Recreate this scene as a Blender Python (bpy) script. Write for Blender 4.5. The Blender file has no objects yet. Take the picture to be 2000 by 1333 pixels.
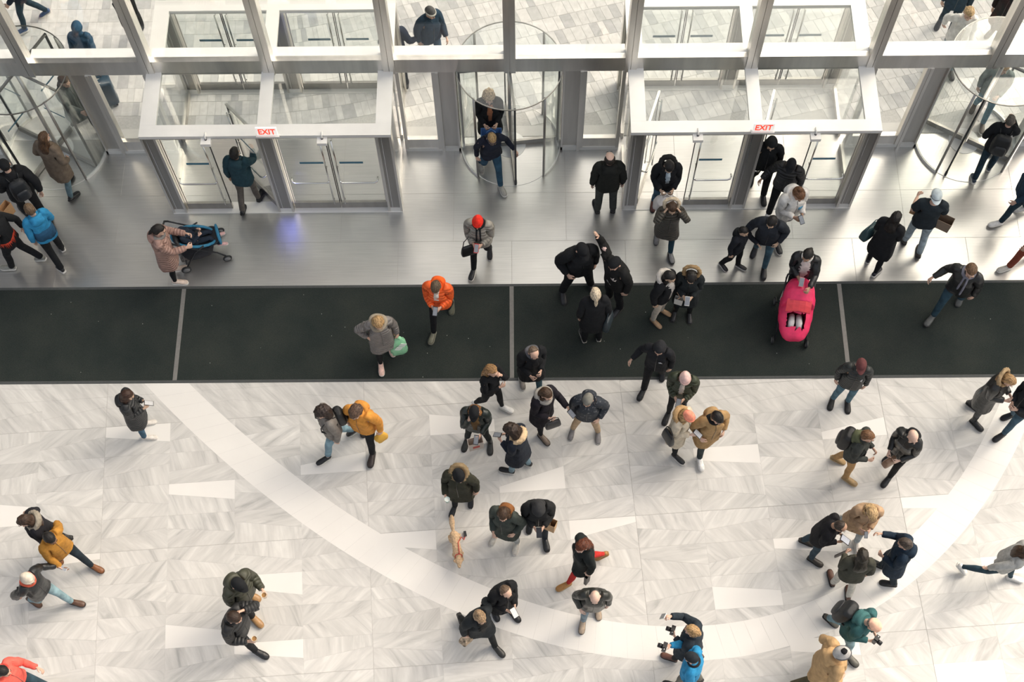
import bpy, math, random
import numpy as np
from mathutils import Matrix, Vector
random.seed(7); rng = np.random.default_rng(11)
scn = bpy.context.scene
COL = scn.collection
PI = math.pi
rad = math.radians

# ------------------------------------------------------------------ camera
FPX, CAMH = 2743.7, 21.5
_pit, _rol, _yaw = 0.425831, -0.0226311, 0.0166297
def _cam_rows():
    cp, sp = math.cos(_pit), math.sin(_pit)
    fw = np.array([0, sp, -cp]); rt = np.array([1., 0, 0]); up = np.array([0, cp, sp])
    cy, sy = math.cos(_yaw), math.sin(_yaw)
    Z = np.array([[cy, -sy, 0], [sy, cy, 0], [0, 0, 1.]])
    fw, rt, up = Z @ fw, Z @ rt, Z @ up
    cr, sr = math.cos(_rol), math.sin(_rol)
    return np.array([cr*rt + sr*up, -sr*rt + cr*up, -fw])
CAMR = _cam_rows()
def at(px, py, z=0.0):
    """place in the hall that the photograph shows at pixel (px, py), height z"""
    d = CAMR.T @ np.array([(px-1000)/FPX, (666.5-py)/FPX, -1.0])
    return np.array([0, 0, CAMH]) + (z-CAMH)/d[2]*d
cam_data = bpy.data.cameras.new('camera'); cam = bpy.data.objects.new('camera', cam_data)
COL.objects.link(cam); scn.camera = cam
cam_data.sensor_width = 36.0; cam_data.lens = FPX*36.0/2000.0
cam_data.clip_start = 0.1; cam_data.clip_end = 600
mw = Matrix.Identity(4)
for i in range(3):
    for j in range(3): mw[j][i] = CAMR[i][j]
mw.translation = (0, 0, CAMH); cam.matrix_world = mw

# ------------------------------------------------------------------ sky, sun, exposure
SUN_AZ = Vector((0.76, 0.65, 0)).normalized(); SUN_EL = rad(42)
sun_dir = Vector((SUN_AZ.x*math.cos(SUN_EL), SUN_AZ.y*math.cos(SUN_EL), math.sin(SUN_EL)))
world = bpy.data.worlds.new('sky'); scn.world = world; world.use_nodes = True
wn = world.node_tree.nodes; wl = world.node_tree.links; wn.clear()
wo = wn.new('ShaderNodeOutputWorld'); wb = wn.new('ShaderNodeBackground')
sky = wn.new('ShaderNodeTexSky'); sky.sky_type = 'NISHITA'; sky.sun_disc = False
sky.sun_elevation = SUN_EL; sky.sun_rotation = math.atan2(SUN_AZ.x, SUN_AZ.y)
sky.altitude = 0; sky.air_density = 1.0; sky.dust_density = 9.0; sky.ozone_density = 1.0
hsv = wn.new('ShaderNodeHueSaturation'); hsv.inputs['Saturation'].default_value = 0.55
tint = wn.new('ShaderNodeMix'); tint.data_type = 'RGBA'; tint.blend_type = 'MULTIPLY'
tint.inputs[0].default_value = 1.0; tint.inputs[7].default_value = (1.0, 0.957, 0.88, 1)
wl.new(sky.outputs[0], hsv.inputs['Color']); wl.new(hsv.outputs[0], tint.inputs[6])
wl.new(tint.outputs[2], wb.inputs[0]); wl.new(wb.outputs[0], wo.inputs[0])
wb.inputs[1].default_value = 0.30
sd = bpy.data.lights.new('sun', 'SUN'); sd.energy = 0.6; sd.angle = rad(0.6); sd.color = (1.0, 0.93, 0.82)
sun = bpy.data.objects.new('sun', sd); COL.objects.link(sun)
sun.rotation_euler = sun_dir.to_track_quat('Z', 'Y').to_euler()
bl = bpy.data.lights.new('display_spot', 'SPOT'); bl.energy = 4500; bl.color = (0.16, 0.2, 1.0); bl.spot_size = rad(4.2); bl.spot_blend = 0.8; bl.shadow_soft_size = 0.1
blo = bpy.data.objects.new('display_spot', bl); COL.objects.link(blo); blo.location = (-3.2, 5.0, 9.5)
blo.rotation_euler = (Vector((-3.2, 5.0, 9.5))-Vector((-4.08, 12.25, 0.85))).to_track_quat('Z', 'Y').to_euler()
vs = scn.view_settings; vs.view_transform = 'Standard'; vs.look = 'None'; vs.gamma = 1.0
vs.use_curve_mapping = False; vs.exposure = 0.1
scn.cycles.transparent_max_bounces = 40

# ------------------------------------------------------------------ mesh helpers
class MB:
    def __init__(s): s.v = []; s.f = []
    def add(s, vs_, fs):
        b = len(s.v); s.v += [tuple(map(float, p)) for p in vs_]; s.f += [tuple(b+i for i in f) for f in fs]; return s
    def box(s, x0, x1, y0, y1, z0, z1):
        return s.add([(x0,y0,z0),(x1,y0,z0),(x1,y1,z0),(x0,y1,z0),(x0,y0,z1),(x1,y0,z1),(x1,y1,z1),(x0,y1,z1)],
                     [(3,2,1,0),(4,5,6,7),(0,1,5,4),(1,2,6,5),(2,3,7,6),(3,0,4,7)])
    def obox(s, c, size, R):
        c = np.array(c, float); R = np.array(R); h = np.array(size)/2.
        P = [c + R @ (h*np.array(q)) for q in ((-1,-1,-1),(1,-1,-1),(1,1,-1),(-1,1,-1),(-1,-1,1),(1,-1,1),(1,1,1),(-1,1,1))]
        return s.add(P, [(3,2,1,0),(4,5,6,7),(0,1,5,4),(1,2,6,5),(2,3,7,6),(3,0,4,7)])
    def prism(s, poly, z0, z1):
        n = len(poly)
        return s.add([(p[0],p[1],z0) for p in poly]+[(p[0],p[1],z1) for p in poly],
                     [tuple(range(n-1,-1,-1)), tuple(range(n,2*n))]+[(i,(i+1)%n,n+(i+1)%n,n+i) for i in range(n)])
    def loft(s, rings, cap=True):
        n = len(rings[0]); P = [p for r in rings for p in r]; F = []
        for k in range(len(rings)-1):
            for i in range(n):
                j = (i+1) % n; F.append((k*n+i, k*n+j, (k+1)*n+j, (k+1)*n+i))
        if cap:
            F.append(tuple(range(n-1,-1,-1))); m = (len(rings)-1)*n; F.append(tuple(m+i for i in range(n)))
        return s.add(P, F)
    def tube(s, pts, r, n=8, ry=None):
        pts = [np.array(p, float) for p in pts]; rr = r if hasattr(r, '__len__') else [r]*len(pts); rings = []
        up = None
        for k, p in enumerate(pts):
            d = pts[min(k+1, len(pts)-1)] - pts[max(k-1, 0)]; d = d/np.linalg.norm(d)
            if up is None:
                up = np.array([0, 1., 0]) if abs(d[1]) < 0.9 else np.array([1., 0, 0])
            a = up - d*(up @ d); a /= np.linalg.norm(a); b = np.cross(d, a); up = a
            rings.append([p + rr[k]*(math.cos(2*PI*i/n)*a + (ry or 1)*math.sin(2*PI*i/n)*b) for i in range(n)])
        return s.loft(rings)
    def ell(s, c, r, nu=16, nv=10, R=None):
        c = np.array(c, float); r = np.array(r, float) if hasattr(r, '__len__') else np.array([r]*3, float); rings = []
        R = np.eye(3) if R is None else np.array(R)
        for k in range(1, nv):
            t = PI*k/nv
            rings.append([c + R @ (r*np.array([math.sin(t)*math.cos(2*PI*i/nu), math.sin(t)*math.sin(2*PI*i/nu), -math.cos(t)])) for i in range(nu)])
        return s.loft(rings)
    def torus(s, c, Rx, Ry, r, n=20, m=8, tilt=0, rz=None):
        c = np.array(c, float); T = rot_x(tilt); P = []; F = []
        for i in range(n):
            a = 2*PI*i/n; rr = r(a) if callable(r) else r
            for j in range(m):
                b = 2*PI*j/m
                P.append(c + T @ np.array([(Rx+rr*math.cos(b))*math.cos(a), (Ry+rr*math.cos(b))*math.sin(a), (rz or 1)*rr*math.sin(b)]))
        for i in range(n):
            for j in range(m):
                F.append((i*m+j, ((i+1)%n)*m+j, ((i+1)%n)*m+(j+1)%m, i*m+(j+1)%m))
        return s.add(P, F)
    def mesh(s, name):
        me = bpy.data.meshes.new(name); me.from_pydata(s.v, [], s.f); me.update(); return me
    def build(s, name, m, parent=None, smooth=False):
        return link(name, s.mesh(name), m, parent, smooth)
def rot_x(a): c, s = math.cos(a), math.sin(a); return np.array([[1,0,0],[0,c,-s],[0,s,c]])
def rot_y(a): c, s = math.cos(a), math.sin(a); return np.array([[c,0,s],[0,1,0],[-s,0,c]])
def rot_z(a): c, s = math.cos(a), math.sin(a); return np.array([[c,-s,0],[s,c,0],[0,0,1.]])
def link(name, me, m=None, parent=None, smooth=False):
    o = bpy.data.objects.new(name, me); COL.objects.link(o)
    if m is not None and me is not None and len(me.materials) == 0: me.materials.append(m)
    if parent is not None: o.parent = parent
    if smooth: me.polygons.foreach_set('use_smooth', [True]*len(me.polygons))
    return o
def empty(name, loc=(0,0,0), rz=0.0):
    o = bpy.data.objects.new(name, None); COL.objects.link(o); o.location = loc; o.rotation_euler = (0,0,rz)
    o.empty_display_size = 0.2; return o
def tag(o, label=None, cat=None, group=None, kind=None):
    if label: o['label'] = label
    if cat: o['category'] = cat
    if group: o['group'] = group
    if kind: o['kind'] = kind
    return o
def copy_tree(o, parent=None):
    c = o.copy(); COL.objects.link(c); c.parent = parent
    for ch in o.children: copy_tree(ch, c)
    return c

# ------------------------------------------------------------------ materials
_mats = {}
def pmat(name, col, rough=0.6, metal=0.0, spec=0.5):
    m = bpy.data.materials.new(name); m.use_nodes = True; nt = m.node_tree
    b = nt.nodes['Principled BSDF']; b.inputs['Base Color'].default_value = (*col, 1); b.inputs['Roughness'].default_value = rough
    b.inputs['Metallic'].default_value = metal; b.inputs['Specular IOR Level'].default_value = spec
    return m, nt, b
def N(nt, t, **k):
    n = nt.nodes.new('ShaderNode'+t)
    for a, v in k.items(): setattr(n, a, v)
    return n
def ramp(nt, fac, stops):
    r = N(nt, 'ValToRGB'); e = r.color_ramp.elements
    while len(e) < len(stops): e.new(0.5)
    for q, (p, c) in zip(e, stops): q.position = p; q.color = (*c, 1) if len(c) == 3 else c
    nt.links.new(fac, r.inputs[0]); return r
def noisy(name, col, rough=0.6, metal=0.0, amount=0.12, scale=20, bump=0.0, spec=0.5, stretch=None):
    """procedural: base colour with a little mottling and fine relief"""
    key = (name, tuple(round(c,4) for c in col))
    if key in _mats: return _mats[key]
    m, nt, b = pmat(name, col, rough, metal, spec)
    tc = N(nt, 'TexCoord'); mp = N(nt, 'Mapping'); nt.links.new(tc.outputs['Object'], mp.inputs[0])
    if stretch: mp.inputs['Scale'].default_value = stretch
    no = N(nt, 'TexNoise'); no.inputs['Scale'].default_value = scale; no.inputs['Detail'].default_value = 4
    nt.links.new(mp.outputs[0], no.inputs['Vector'])
    lo = tuple(c*(1-amount) for c in col); hi = tuple(min(1, c*(1+amount)) for c in col)
    r = ramp(nt, no.outputs['Fac'], [(0.3, lo), (0.7, hi)]); nt.links.new(r.outputs[0], b.inputs['Base Color'])
    if bump:
        bp = N(nt, 'Bump'); bp.inputs['Strength'].default_value = bump; bp.inputs['Distance'].default_value = 0.01
        nt.links.new(no.outputs['Fac'], bp.inputs['Height']); nt.links.new(bp.outputs[0], b.inputs['Normal'])
    _mats[key] = m; return m
STEEL = noisy('brushed_steel', (0.74,0.71,0.66), 0.34, 1.0, 0.10, 6, stretch=(1,1,0.1))
STEELD = noisy('dark_steel', (0.38,0.365,0.34), 0.38, 1.0, 0.10, 6, stretch=(1,1,0.1))
STEELM = noisy('mid_steel', (0.58,0.555,0.515), 0.36, 1.0, 0.10, 6, stretch=(1,1,0.1))
PALE = noisy('satin_pale_metal', (0.82,0.81,0.78), 0.42, 0.25, 0.03, 4)  # on headers and roof beams the sky's brightness is put into this pale colour
WHITEP = noisy('white_plastic', (0.80,0.78,0.74), 0.45, 0, 0.03, 8)
BLACKR = noisy('black_rubber', (0.012,0.014,0.016), 0.5, 0, 0.2, 30)
CHROME = noisy('polished_steel', (0.78,0.77,0.74), 0.16, 1.0, 0.04, 5)
TEAL = noisy('teal_sticker', (0.06,0.18,0.25), 0.5, 0, 0.08, 20)
LEDGE = noisy('white_ledge', (0.83,0.83,0.82), 0.5, 0.0, 0.03, 3)
def glass_mat(name, tintc, extra=0.0):
    m = bpy.data.materials.new(name); m.use_nodes = True; nt = m.node_tree; nt.nodes.clear()
    out = N(nt, 'OutputMaterial'); mix = N(nt, 'MixShader'); tr = N(nt, 'BsdfTransparent'); gl = N(nt, 'BsdfGlossy')
    tr.inputs[0].default_value = (*tintc, 1); gl.inputs['Roughness'].default_value = 0.015; gl.inputs[0].default_value = (1,1,1,1)
    lw = N(nt, 'LayerWeight'); pw = N(nt, 'Math', operation='POWER'); pw.inputs[1].default_value = 5.0
    nt.links.new(lw.outputs['Facing'], pw.inputs[0])
    ad = N(nt, 'Math', operation='MULTIPLY_ADD'); ad.inputs[1].default_value = 0.96; ad.inputs[2].default_value = 0.04+extra
    nt.links.new(pw.outputs[0], ad.inputs[0])
    no = N(nt, 'TexNoise'); no.inputs['Scale'].default_value = 0.8; bp = N(nt, 'Bump'); bp.inputs['Strength'].default_value = 0.03
    bp.inputs['Distance'].default_value = 0.05
    nt.links.new(no.outputs[0], bp.inputs['Height']); nt.links.new(bp.outputs[0], gl.inputs['Normal'])
    nt.links.new(ad.outputs[0], mix.inputs[0])
    nt.links.new(tr.outputs[0], mix.inputs[1]); nt.links.new(gl.outputs[0], mix.inputs[2]); nt.links.new(mix.outputs[0], out.inputs[0])
    return m
GLASS = glass_mat('clear_glass', (0.955,0.97,0.965))
GLASSF = glass_mat('facade_glass', (0.95,0.965,0.96), 0.02)

def marble_mat():
    m, nt, b = pmat('grey_veined_marble', (0.7,0.7,0.7), 0.3, 0, 0.4)
    geo = N(nt, 'NewGeometry'); at_ = N(nt, 'Attribute', attribute_type='OBJECT', attribute_name='vein')
    oi = N(nt, 'ObjectInfo')
    mul = N(nt, 'Math', operation='MULTIPLY'); mul.inputs[1].default_value = 1.0; nt.links.new(at_.outputs['Fac'], mul.inputs[0])
    vr = N(nt, 'VectorRotate', rotation_type='Z_AXIS'); nt.links.new(geo.outputs['Position'], vr.inputs['Vector']); nt.links.new(mul.outputs[0], vr.inputs['Angle'])
    off = N(nt, 'Math', operation='MULTIPLY'); off.inputs[1].default_value = 40; nt.links.new(oi.outputs['Random'], off.inputs[0])
    va = N(nt, 'VectorMath', operation='ADD'); nt.links.new(vr.outputs[0], va.inputs[0]); nt.links.new(off.outputs[0], va.inputs[1])
    def streak(sx, sy, det, dist):
        mp = N(nt, 'Mapping'); mp.inputs['Scale'].default_value = (sx, sy, 1); nt.links.new(va.outputs[0], mp.inputs[0])
        no = N(nt, 'TexNoise'); no.inputs['Scale'].default_value = 1; no.inputs['Detail'].default_value = det
        no.inputs['Roughness'].default_value = 0.62; no.inputs['Distortion'].default_value = dist
        nt.links.new(mp.outputs[0], no.inputs['Vector']); return no
    n1 = streak(0.9, 6.0, 10, 1.0); n2 = streak(0.8, 2.2, 3, 1.2)
    r1 = ramp(nt, n1.outputs['Fac'], [(0.30,(0.46,0.455,0.44)), (0.42,(0.595,0.585,0.565)), (0.55,(0.665,0.65,0.625)), (0.70,(0.76,0.745,0.715))])
    r2 = ramp(nt, n2.outputs['Fac'], [(0.35,(0.86,0.86,0.86)), (0.65,(1,1,1))])
    mx = N(nt, 'Mix', data_type='RGBA', blend_type='MULTIPLY'); mx.inputs[0].default_value = 0.8
    nt.links.new(r1.outputs[0], mx.inputs[6]); nt.links.new(r2.outputs[0], mx.inputs[7])
    rt = ramp(nt, oi.outputs['Random'], [(0,(0.93,0.93,0.92)), (1,(1,1,0.99))])
    mx2 = N(nt, 'Mix', data_type='RGBA', blend_type='MULTIPLY'); mx2.inputs[0].default_value = 1
    nt.links.new(mx.outputs[2], mx2.inputs[6]); nt.links.new(rt.outputs[0], mx2.inputs[7]); nt.links.new(mx2.outputs[2], b.inputs['Base Color'])
    return m
MARBLE = marble_mat()
WHITEM = noisy('white_stone', (0.76,0.74,0.705), 0.3, 0, 0.02, 2.0, spec=0.4)
JOINT = noisy('joint_filler', (0.46,0.445,0.42), 0.8, 0, 0.1, 30)
def slab_mat():
    m, nt, b = pmat('brushed_grey_stone', (0.3,0.3,0.3), 0.27, 0.85, 1.0)
    geo = N(nt, 'NewGeometry'); mp = N(nt, 'Mapping'); mp.inputs['Scale'].default_value = (1.6, 60, 1)
    nt.links.new(geo.outputs['Position'], mp.inputs[0])
    no = N(nt, 'TexNoise'); no.inputs['Scale'].default_value = 1; no.inputs['Detail'].default_value = 5; nt.links.new(mp.outputs[0], no.inputs['Vector'])
    n2 = N(nt, 'TexNoise'); n2.inputs['Scale'].default_value = 0.9; n2.inputs['Detail'].default_value = 3; nt.links.new(geo.outputs['Position'], n2.inputs['Vector'])
    r = ramp(nt, no.outputs['Fac'], [(0.3,(0.55,0.545,0.53)), (0.7,(0.635,0.625,0.605))])
    r2 = ramp(nt, n2.outputs['Fac'], [(0.3,(0.85,0.86,0.86)), (0.7,(1,1,1))])
    mx = N(nt, 'Mix', data_type='RGBA', blend_type='MULTIPLY'); mx.inputs[0].default_value = 1
    nt.links.new(r.outputs[0], mx.inputs[6]); nt.links.new(r2.outputs[0], mx.inputs[7]); nt.links.new(mx.outputs[2], b.inputs['Base Color'])
    b.inputs['Coat Weight'].default_value = 0.5; b.inputs['Coat IOR'].default_value = 1.6; b.inputs['Coat Roughness'].default_value = 0.24
    rr = ramp(nt, no.outputs['Fac'], [(0.3,(0.28,)*3), (0.7,(0.34,)*3)]); nt.links.new(rr.outputs[0], b.inputs['Roughness'])
    return m
SLAB = slab_mat()
def carpet_mat():
    m, nt, b = pmat('black_carpet', (0.02,0.025,0.025), 1.0, 0, 0.1)
    geo = N(nt, 'NewGeometry')
    n1 = N(nt, 'TexNoise'); n1.inputs['Scale'].default_value = 110; n1.inputs['Detail'].default_value = 3
    n2 = N(nt, 'TexNoise'); n2.inputs['Scale'].default_value = 1.3; n2.inputs['Detail'].default_value = 4
    vo = N(nt, 'TexVoronoi'); vo.inputs['Scale'].default_value = 4.5
    for n in (n1, n2, vo): nt.links.new(geo.outputs['Position'], n.inputs['Vector'])
    r1 = ramp(nt, n1.outputs['Fac'], [(0.3,(0.018,0.023,0.023)), (0.7,(0.043,0.050,0.047))])
    r2 = ramp(nt, n2.outputs['Fac'], [(0.3,(0.75,0.8,0.8)), (0.7,(1.15,1.12,1.05))])
    mx = N(nt, 'Mix', data_type='RGBA', blend_type='MULTIPLY'); mx.inputs[0].default_value = 1
    nt.links.new(r1.outputs[0], mx.inputs[6]); nt.links.new(r2.outputs[0], mx.inputs[7])
    r3 = ramp(nt, vo.outputs['Distance'], [(0.018,(0.55,0.55,0.52)), (0.03,(0,0,0))])
    mx2 = N(nt, 'Mix', data_type='RGBA', blend_type='LIGHTEN'); mx2.inputs[0].default_value = 1
    nt.links.new(mx.outputs[2], mx2.inputs[6]); nt.links.new(r3.outputs[0], mx2.inputs[7]); nt.links.new(mx2.outputs[2], b.inputs['Base Color'])
    bp = N(nt, 'Bump'); bp.inputs['Strength'].default_value = 0.6; bp.inputs['Distance'].default_value = 0.01
    nt.links.new(n1.outputs['Fac'], bp.inputs['Height']); nt.links.new(bp.outputs[0], b.inputs['Normal'])
    return m
CARPET = carpet_mat()
STRIP = noisy('grey_mat_strip', (0.17,0.165,0.155), 0.6, 0, 0.1, 20)
EDGE = noisy('dark_mat_edge', (0.055,0.06,0.06), 0.7, 0, 0.1, 20)
PAVE = [noisy('paver_granite', c, 0.75, 0, 0.10, 9, bump=0.1) for c in ((0.58,0.58,0.57),(0.67,0.665,0.65),(0.73,0.72,0.70),(0.51,0.51,0.51))]

def fabric(col, kind='cloth'):
    """cloth, puffer (baffles along the sewn rows stored on the mesh), leather, knit, denim, print"""
    key = ('fab', kind, tuple(round(c,4) for c in col))
    if key in _mats: return _mats[key]
    rough = {'cloth':0.9,'puffer':0.55,'leather':0.38,'knit':0.95,'denim':0.9,'print':0.8}[kind]
    m, nt, b = pmat('fabric_'+kind, col, rough, 0, 0.3 if kind in ('cloth','knit','denim') else 0.5)
    a = N(nt, 'Attribute', attribute_name='rest')
    no = N(nt, 'TexNoise'); no.inputs['Scale'].default_value = {'denim':9,'print':22}.get(kind, 14); no.inputs['Detail'].default_value = 4
    nt.links.new(a.outputs['Vector'], no.inputs['Vector'])
    k = {'denim':0.35,'cloth':0.18,'puffer':0.15,'leather':0.2,'knit':0.2,'print':0.3}[kind]
    if kind == 'print':
        r = ramp(nt, no.outputs['Fac'], [(0.58, col), (0.66, tuple(c*0.6+0.12 for c in col)), (0.7, (0.22,0.23,0.25))])
    else:
        r = ramp(nt, no.outputs['Fac'], [(0.3, tuple(c*(1-k) for c in col)), (0.7, tuple(min(1,c*(1+k)) for c in col))])
    nt.links.new(r.outputs[0], b.inputs['Base Color'])
    bp = N(nt, 'Bump'); bp.inputs['Distance'].default_value = 0.02
    if kind == 'puffer':
        q = N(nt, 'Attribute', attribute_name='row')
        ml = N(nt, 'Math', operation='MULTIPLY'); ml.inputs[1].default_value = PI/0.055; nt.links.new(q.outputs['Fac'], ml.inputs[0])
        sn = N(nt, 'Math', operation='SINE'); nt.links.new(ml.outputs[0], sn.inputs[0])
        ab = N(nt, 'Math', operation='ABSOLUTE'); nt.links.new(sn.outputs[0], ab.inputs[0])
        nt.links.new(ab.outputs[0], bp.inputs['Height']); bp.inputs['Strength'].default_value = 0.7
    else:
        nt.links.new(no.outputs['Fac'], bp.inputs['Height']); bp.inputs['Strength'].default_value = 0.5
    nt.links.new(bp.outputs[0], b.inputs['Normal'])
    _mats[key] = m; return m
def hairmat(col):
    key = ('hair', tuple(round(c,4) for c in col))
    if key in _mats: return _mats[key]
    m, nt, b = pmat('hair', col, 0.5, 0, 0.35)
    a = N(nt, 'Attribute', attribute_name='rest'); mp = N(nt, 'Mapping'); mp.inputs['Scale'].default_value = (120, 30, 14)
    nt.links.new(a.outputs['Vector'], mp.inputs[0])
    no = N(nt, 'TexNoise'); no.inputs['Scale'].default_value = 1; no.inputs['Detail'].default_value = 3; nt.links.new(mp.outputs[0], no.inputs['Vector'])
    r = ramp(nt, no.outputs['Fac'], [(0.35, tuple(c*0.4 for c in col)), (0.65, tuple(min(1,c*1.5) for c in col))]); nt.links.new(r.outputs[0], b.inputs['Base Color'])
    bp = N(nt, 'Bump'); bp.inputs['Strength'].default_value = 0.6; bp.inputs['Distance'].default_value = 0.01
    nt.links.new(no.outputs['Fac'], bp.inputs['Height']); nt.links.new(bp.outputs[0], b.inputs['Normal'])
    _mats[key] = m; return m
def skinmat(col):
    return noisy('skin', col, 0.5, 0, 0.06, 30, spec=0.4)

# ================================================================== STRUCTURE
# ---- hall floor: marble field of tapered tiles, white curved band, grey stone slabs
def clip_y(poly, y, keep_below=True):
    out = []; n = len(poly)
    for i in range(n):
        a, b = poly[i], poly[(i+1) % n]
        ia = (a[1] <= y) == keep_below; ib = (b[1] <= y) == keep_below
        if ia: out.append(a)
        if ia != ib:
            t = (y-a[1])/(b[1]-a[1]); out.append((a[0]+t*(b[0]-a[0]), y))
    return out
def inset(poly, d):
    P = [np.array(p[:2], float) for p in poly]; n = len(P)
    ar = sum(P[i][0]*P[(i+1)%n][1]-P[(i+1)%n][0]*P[i][1] for i in range(n))
    if ar < 0: P = P[::-1]
    out = []
    for i in range(n):
        p0, p1, p2 = P[i-1], P[i], P[(i+1) % n]
        e1 = p1-p0; e2 = p2-p1
        l1, l2 = np.linalg.norm(e1), np.linalg.norm(e2)
        if l1 < 1e-6 or l2 < 1e-6: out.append(p1); continue
        n1 = np.array([-e1[1], e1[0]])/l1; n2 = np.array([-e2[1], e2[0]])/l2
        k = 1+n1 @ n2
        out.append(p1 + d*(n1+n2)/max(k, 0.3))
    return out
def area(poly):
    n = len(poly); return abs(sum(poly[i][0]*poly[(i+1)%n][1]-poly[(i+1)%n][0]*poly[i][1] for i in range(n)))/2
MAT_Y0, MAT_Y1 = 9.03, 10.82
FAC = 13.5
floor = MB().box(-14, 22, -4, FAC+0.3, -0.10, -0.0035).build('floor', JOINT)
tag(floor, 'pale veined marble hall floor with white curved band and grey stone slabs', 'floor', kind='structure')
CO = (-0.01284270, -0.00662678, -0.00511017, 0.09024881, 0.23415062)
CI = (-0.01235583, -0.00676993, -0.00419729, 0.09246578, 0.20985302)
CC = np.array([1.6, 10.0])
def conic_r(c, th):
    dx, dy = math.cos(th), math.sin(th); x, y = CC
    A = c[0]*dx*dx+c[1]*dx*dy+c[2]*dy*dy
    B = 2*c[0]*x*dx+c[1]*(x*dy+y*dx)+2*c[2]*y*dy+c[3]*dx+c[4]*dy
    C_ = c[0]*x*x+c[1]*x*y+c[2]*y*y+c[3]*x+c[4]*y-1
    D = math.sqrt(max(B*B-4*A*C_, 0)); return max((-B+D)/(2*A), (-B-D)/(2*A))
def band_pt(c, th): r = conic_r(c, th); return CC + r*np.array([math.cos(th), math.sin(th)])
def in_band(p):
    d = np.array(p)-CC; th = math.atan2(d[1], d[0]); r = np.linalg.norm(d)
    return conic_r(CI, th) < r < conic_r(CO, th)
GO = np.array([-2.60, 8.53]); GU = np.array([4.23, 0.275])/4; GD = np.array([0.155, -2.12])/4
def gpt(a, b): return GO + a*GU + b*GD
# tapered white pieces seen in the photograph: pixel, cell part (T top / B bottom), left and right share
WHITE = [(135,775,'T',.55,.35),(260,850,'T',.35,.62),(510,800,'B',.62,.32),(645,905,'B',.32,.62),(382,958,'T',.33,.62),
         (20,1005,'B',.85,.55),(95,1100,'T',.35,.2),(370,1248,'B',.7,.38),(540,1135,'T',.35,.7),(865,828,'B',.7,.4),(800,1062,'T',.35,.62),
         (1040,925,'B',.2,.72),(1150,1030,'T',.6,.2),(1265,785,'T',.35,.55),(1410,885,'T',.4,.62),(1440,1165,'B',.7,.45),
         (1880,765,'B',.75,.35),(1665,845,'B',.25,.6),(1790,980,'T',.35,.5),(1545,1062,'T',.3,.55),(1900,1315,'T',.5,.7),
         (470,1325,'T',.3,.55),(1950,1100,'T',.4,.7),(1545,1275,'T',.35,.6)]
wcell = {}
Minv = np.linalg.inv(np.array([GU, GD]).T)
for (px, py, side, l, r) in WHITE:
    q = Minv @ (at(px, py)[:2]-GO); wcell[(math.floor(q[0]), math.floor(q[1]))] = (side, l, r)
tiles = []; far_tiles = MB()
for a in range(-10, 13):
    for b in range(-4, 26):
        c = [gpt(a,b), gpt(a+1,b), gpt(a+1,b+1), gpt(a,b+1)]
        w = wcell.get((a, b))
        if w:
            side, l, r = w
            l, r = (l, r) if side == 'T' else (1-l, 1-r)
        else:
            l, r = random.choice(((.33,.64),(.64,.33),(.4,.62),(.6,.36)))
        ml = c[0]+(c[3]-c[0])*l; mr = c[1]+(c[2]-c[1])*r
        # wide filler joint on every fourth line
        gl = 0.006 if a % 4 == 0 else 0.0; gt = 0.006 if b % 4 == 0 else 0.0
        ea = GU/np.linalg.norm(GU); eb = GD/np.linalg.norm(GD)
        c0 = c[0]+ea*gl+eb*gt; c1 = c[1]+eb*gt; c3 = c[3]+ea*gl; ml2 = ml+ea*gl
        for part, poly in (('T', [c0, c1, mr, ml2]), ('B', [ml2, mr, c[2], c3])):
            poly = clip_y([tuple(p) for p in poly], MAT_Y0-0.004)
            if len(poly) < 3 or area(poly) < 0.004: continue
            if all(in_band(p) for p in poly): continue
            poly = inset(poly, 0.0008)
            cx = sum(p[0] for p in poly)/len(poly); cy = sum(p[1] for p in poly)/len(poly)
            white = bool(w) and w[0] == part
            vein = (1 if (a+b+(part == 'T')) % 2 else -1)*random.uniform(0.6, 1.0)+random.choice((0,0,0,0.5))
            inview = abs(cx+0.16) < 8.5+(cy-4)*0.16+0.4 and cy > 3.75
            tiles.append((inview, area(poly) if inview else 0, poly, white, vein, cy))
tiles.sort(key=lambda t: (not t[0], t[5]))
for n, (iv, ar, poly, white, vein, cy) in enumerate(tiles):
    if n < 300 and iv:
        t = MB().prism(poly, -0.012, 0.0).build('marble_tile', WHITEM if white else MARBLE, floor); t['vein'] = vein
    else:
        far_tiles.prism(poly, -0.012, 0.0)
ft = far_tiles.build('marble_tile_field', MARBLE, floor); ft['kind'] = 'stuff'; ft['vein'] = 0.8
th = rad(-178); step = 0.25
band = []
while th < rad(2):
    ro = conic_r(CO, th); dth = step/ro*random.uniform(0.92, 1.08)
    poly = [tuple(band_pt(CI, th)), tuple(band_pt(CI, th+dth)), tuple(band_pt(CO, th+dth)), tuple(band_pt(CO, th))]
    poly = clip_y(poly, MAT_Y0-0.004)
    if len(poly) >= 3 and area(poly) > 0.003:
        MB().prism(inset(poly, 0.0013), -0.011, 0.0012).build('white_band_slab', WHITEM, floor)
    th += dth
XK = [-0.16+1.965*k for k in range(-5, 12)]
for (y0, y1, off) in ((MAT_Y1-0.02, 11.66, 0.0), (11.66, 12.62, 0.95), (12.62, FAC+0.28, 0.95)):
    xs = [-12.0]+[x+off for x in XK if x+off < 14]+[16.0]
    for x0, x1 in zip(xs[:-1], xs[1:]):
        MB().prism(inset([(x0,y0),(x1,y0),(x1,y1),(x0,y1)], 0.003), -0.012, 0.0).build('stone_slab', SLAB, floor)
MB().prism([(-14,MAT_Y0),(16,MAT_Y0),(16,MAT_Y1-0.02),(-14,MAT_Y1-0.02)], -0.012, -0.0025).build('mat_well', JOINT, floor)

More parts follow.
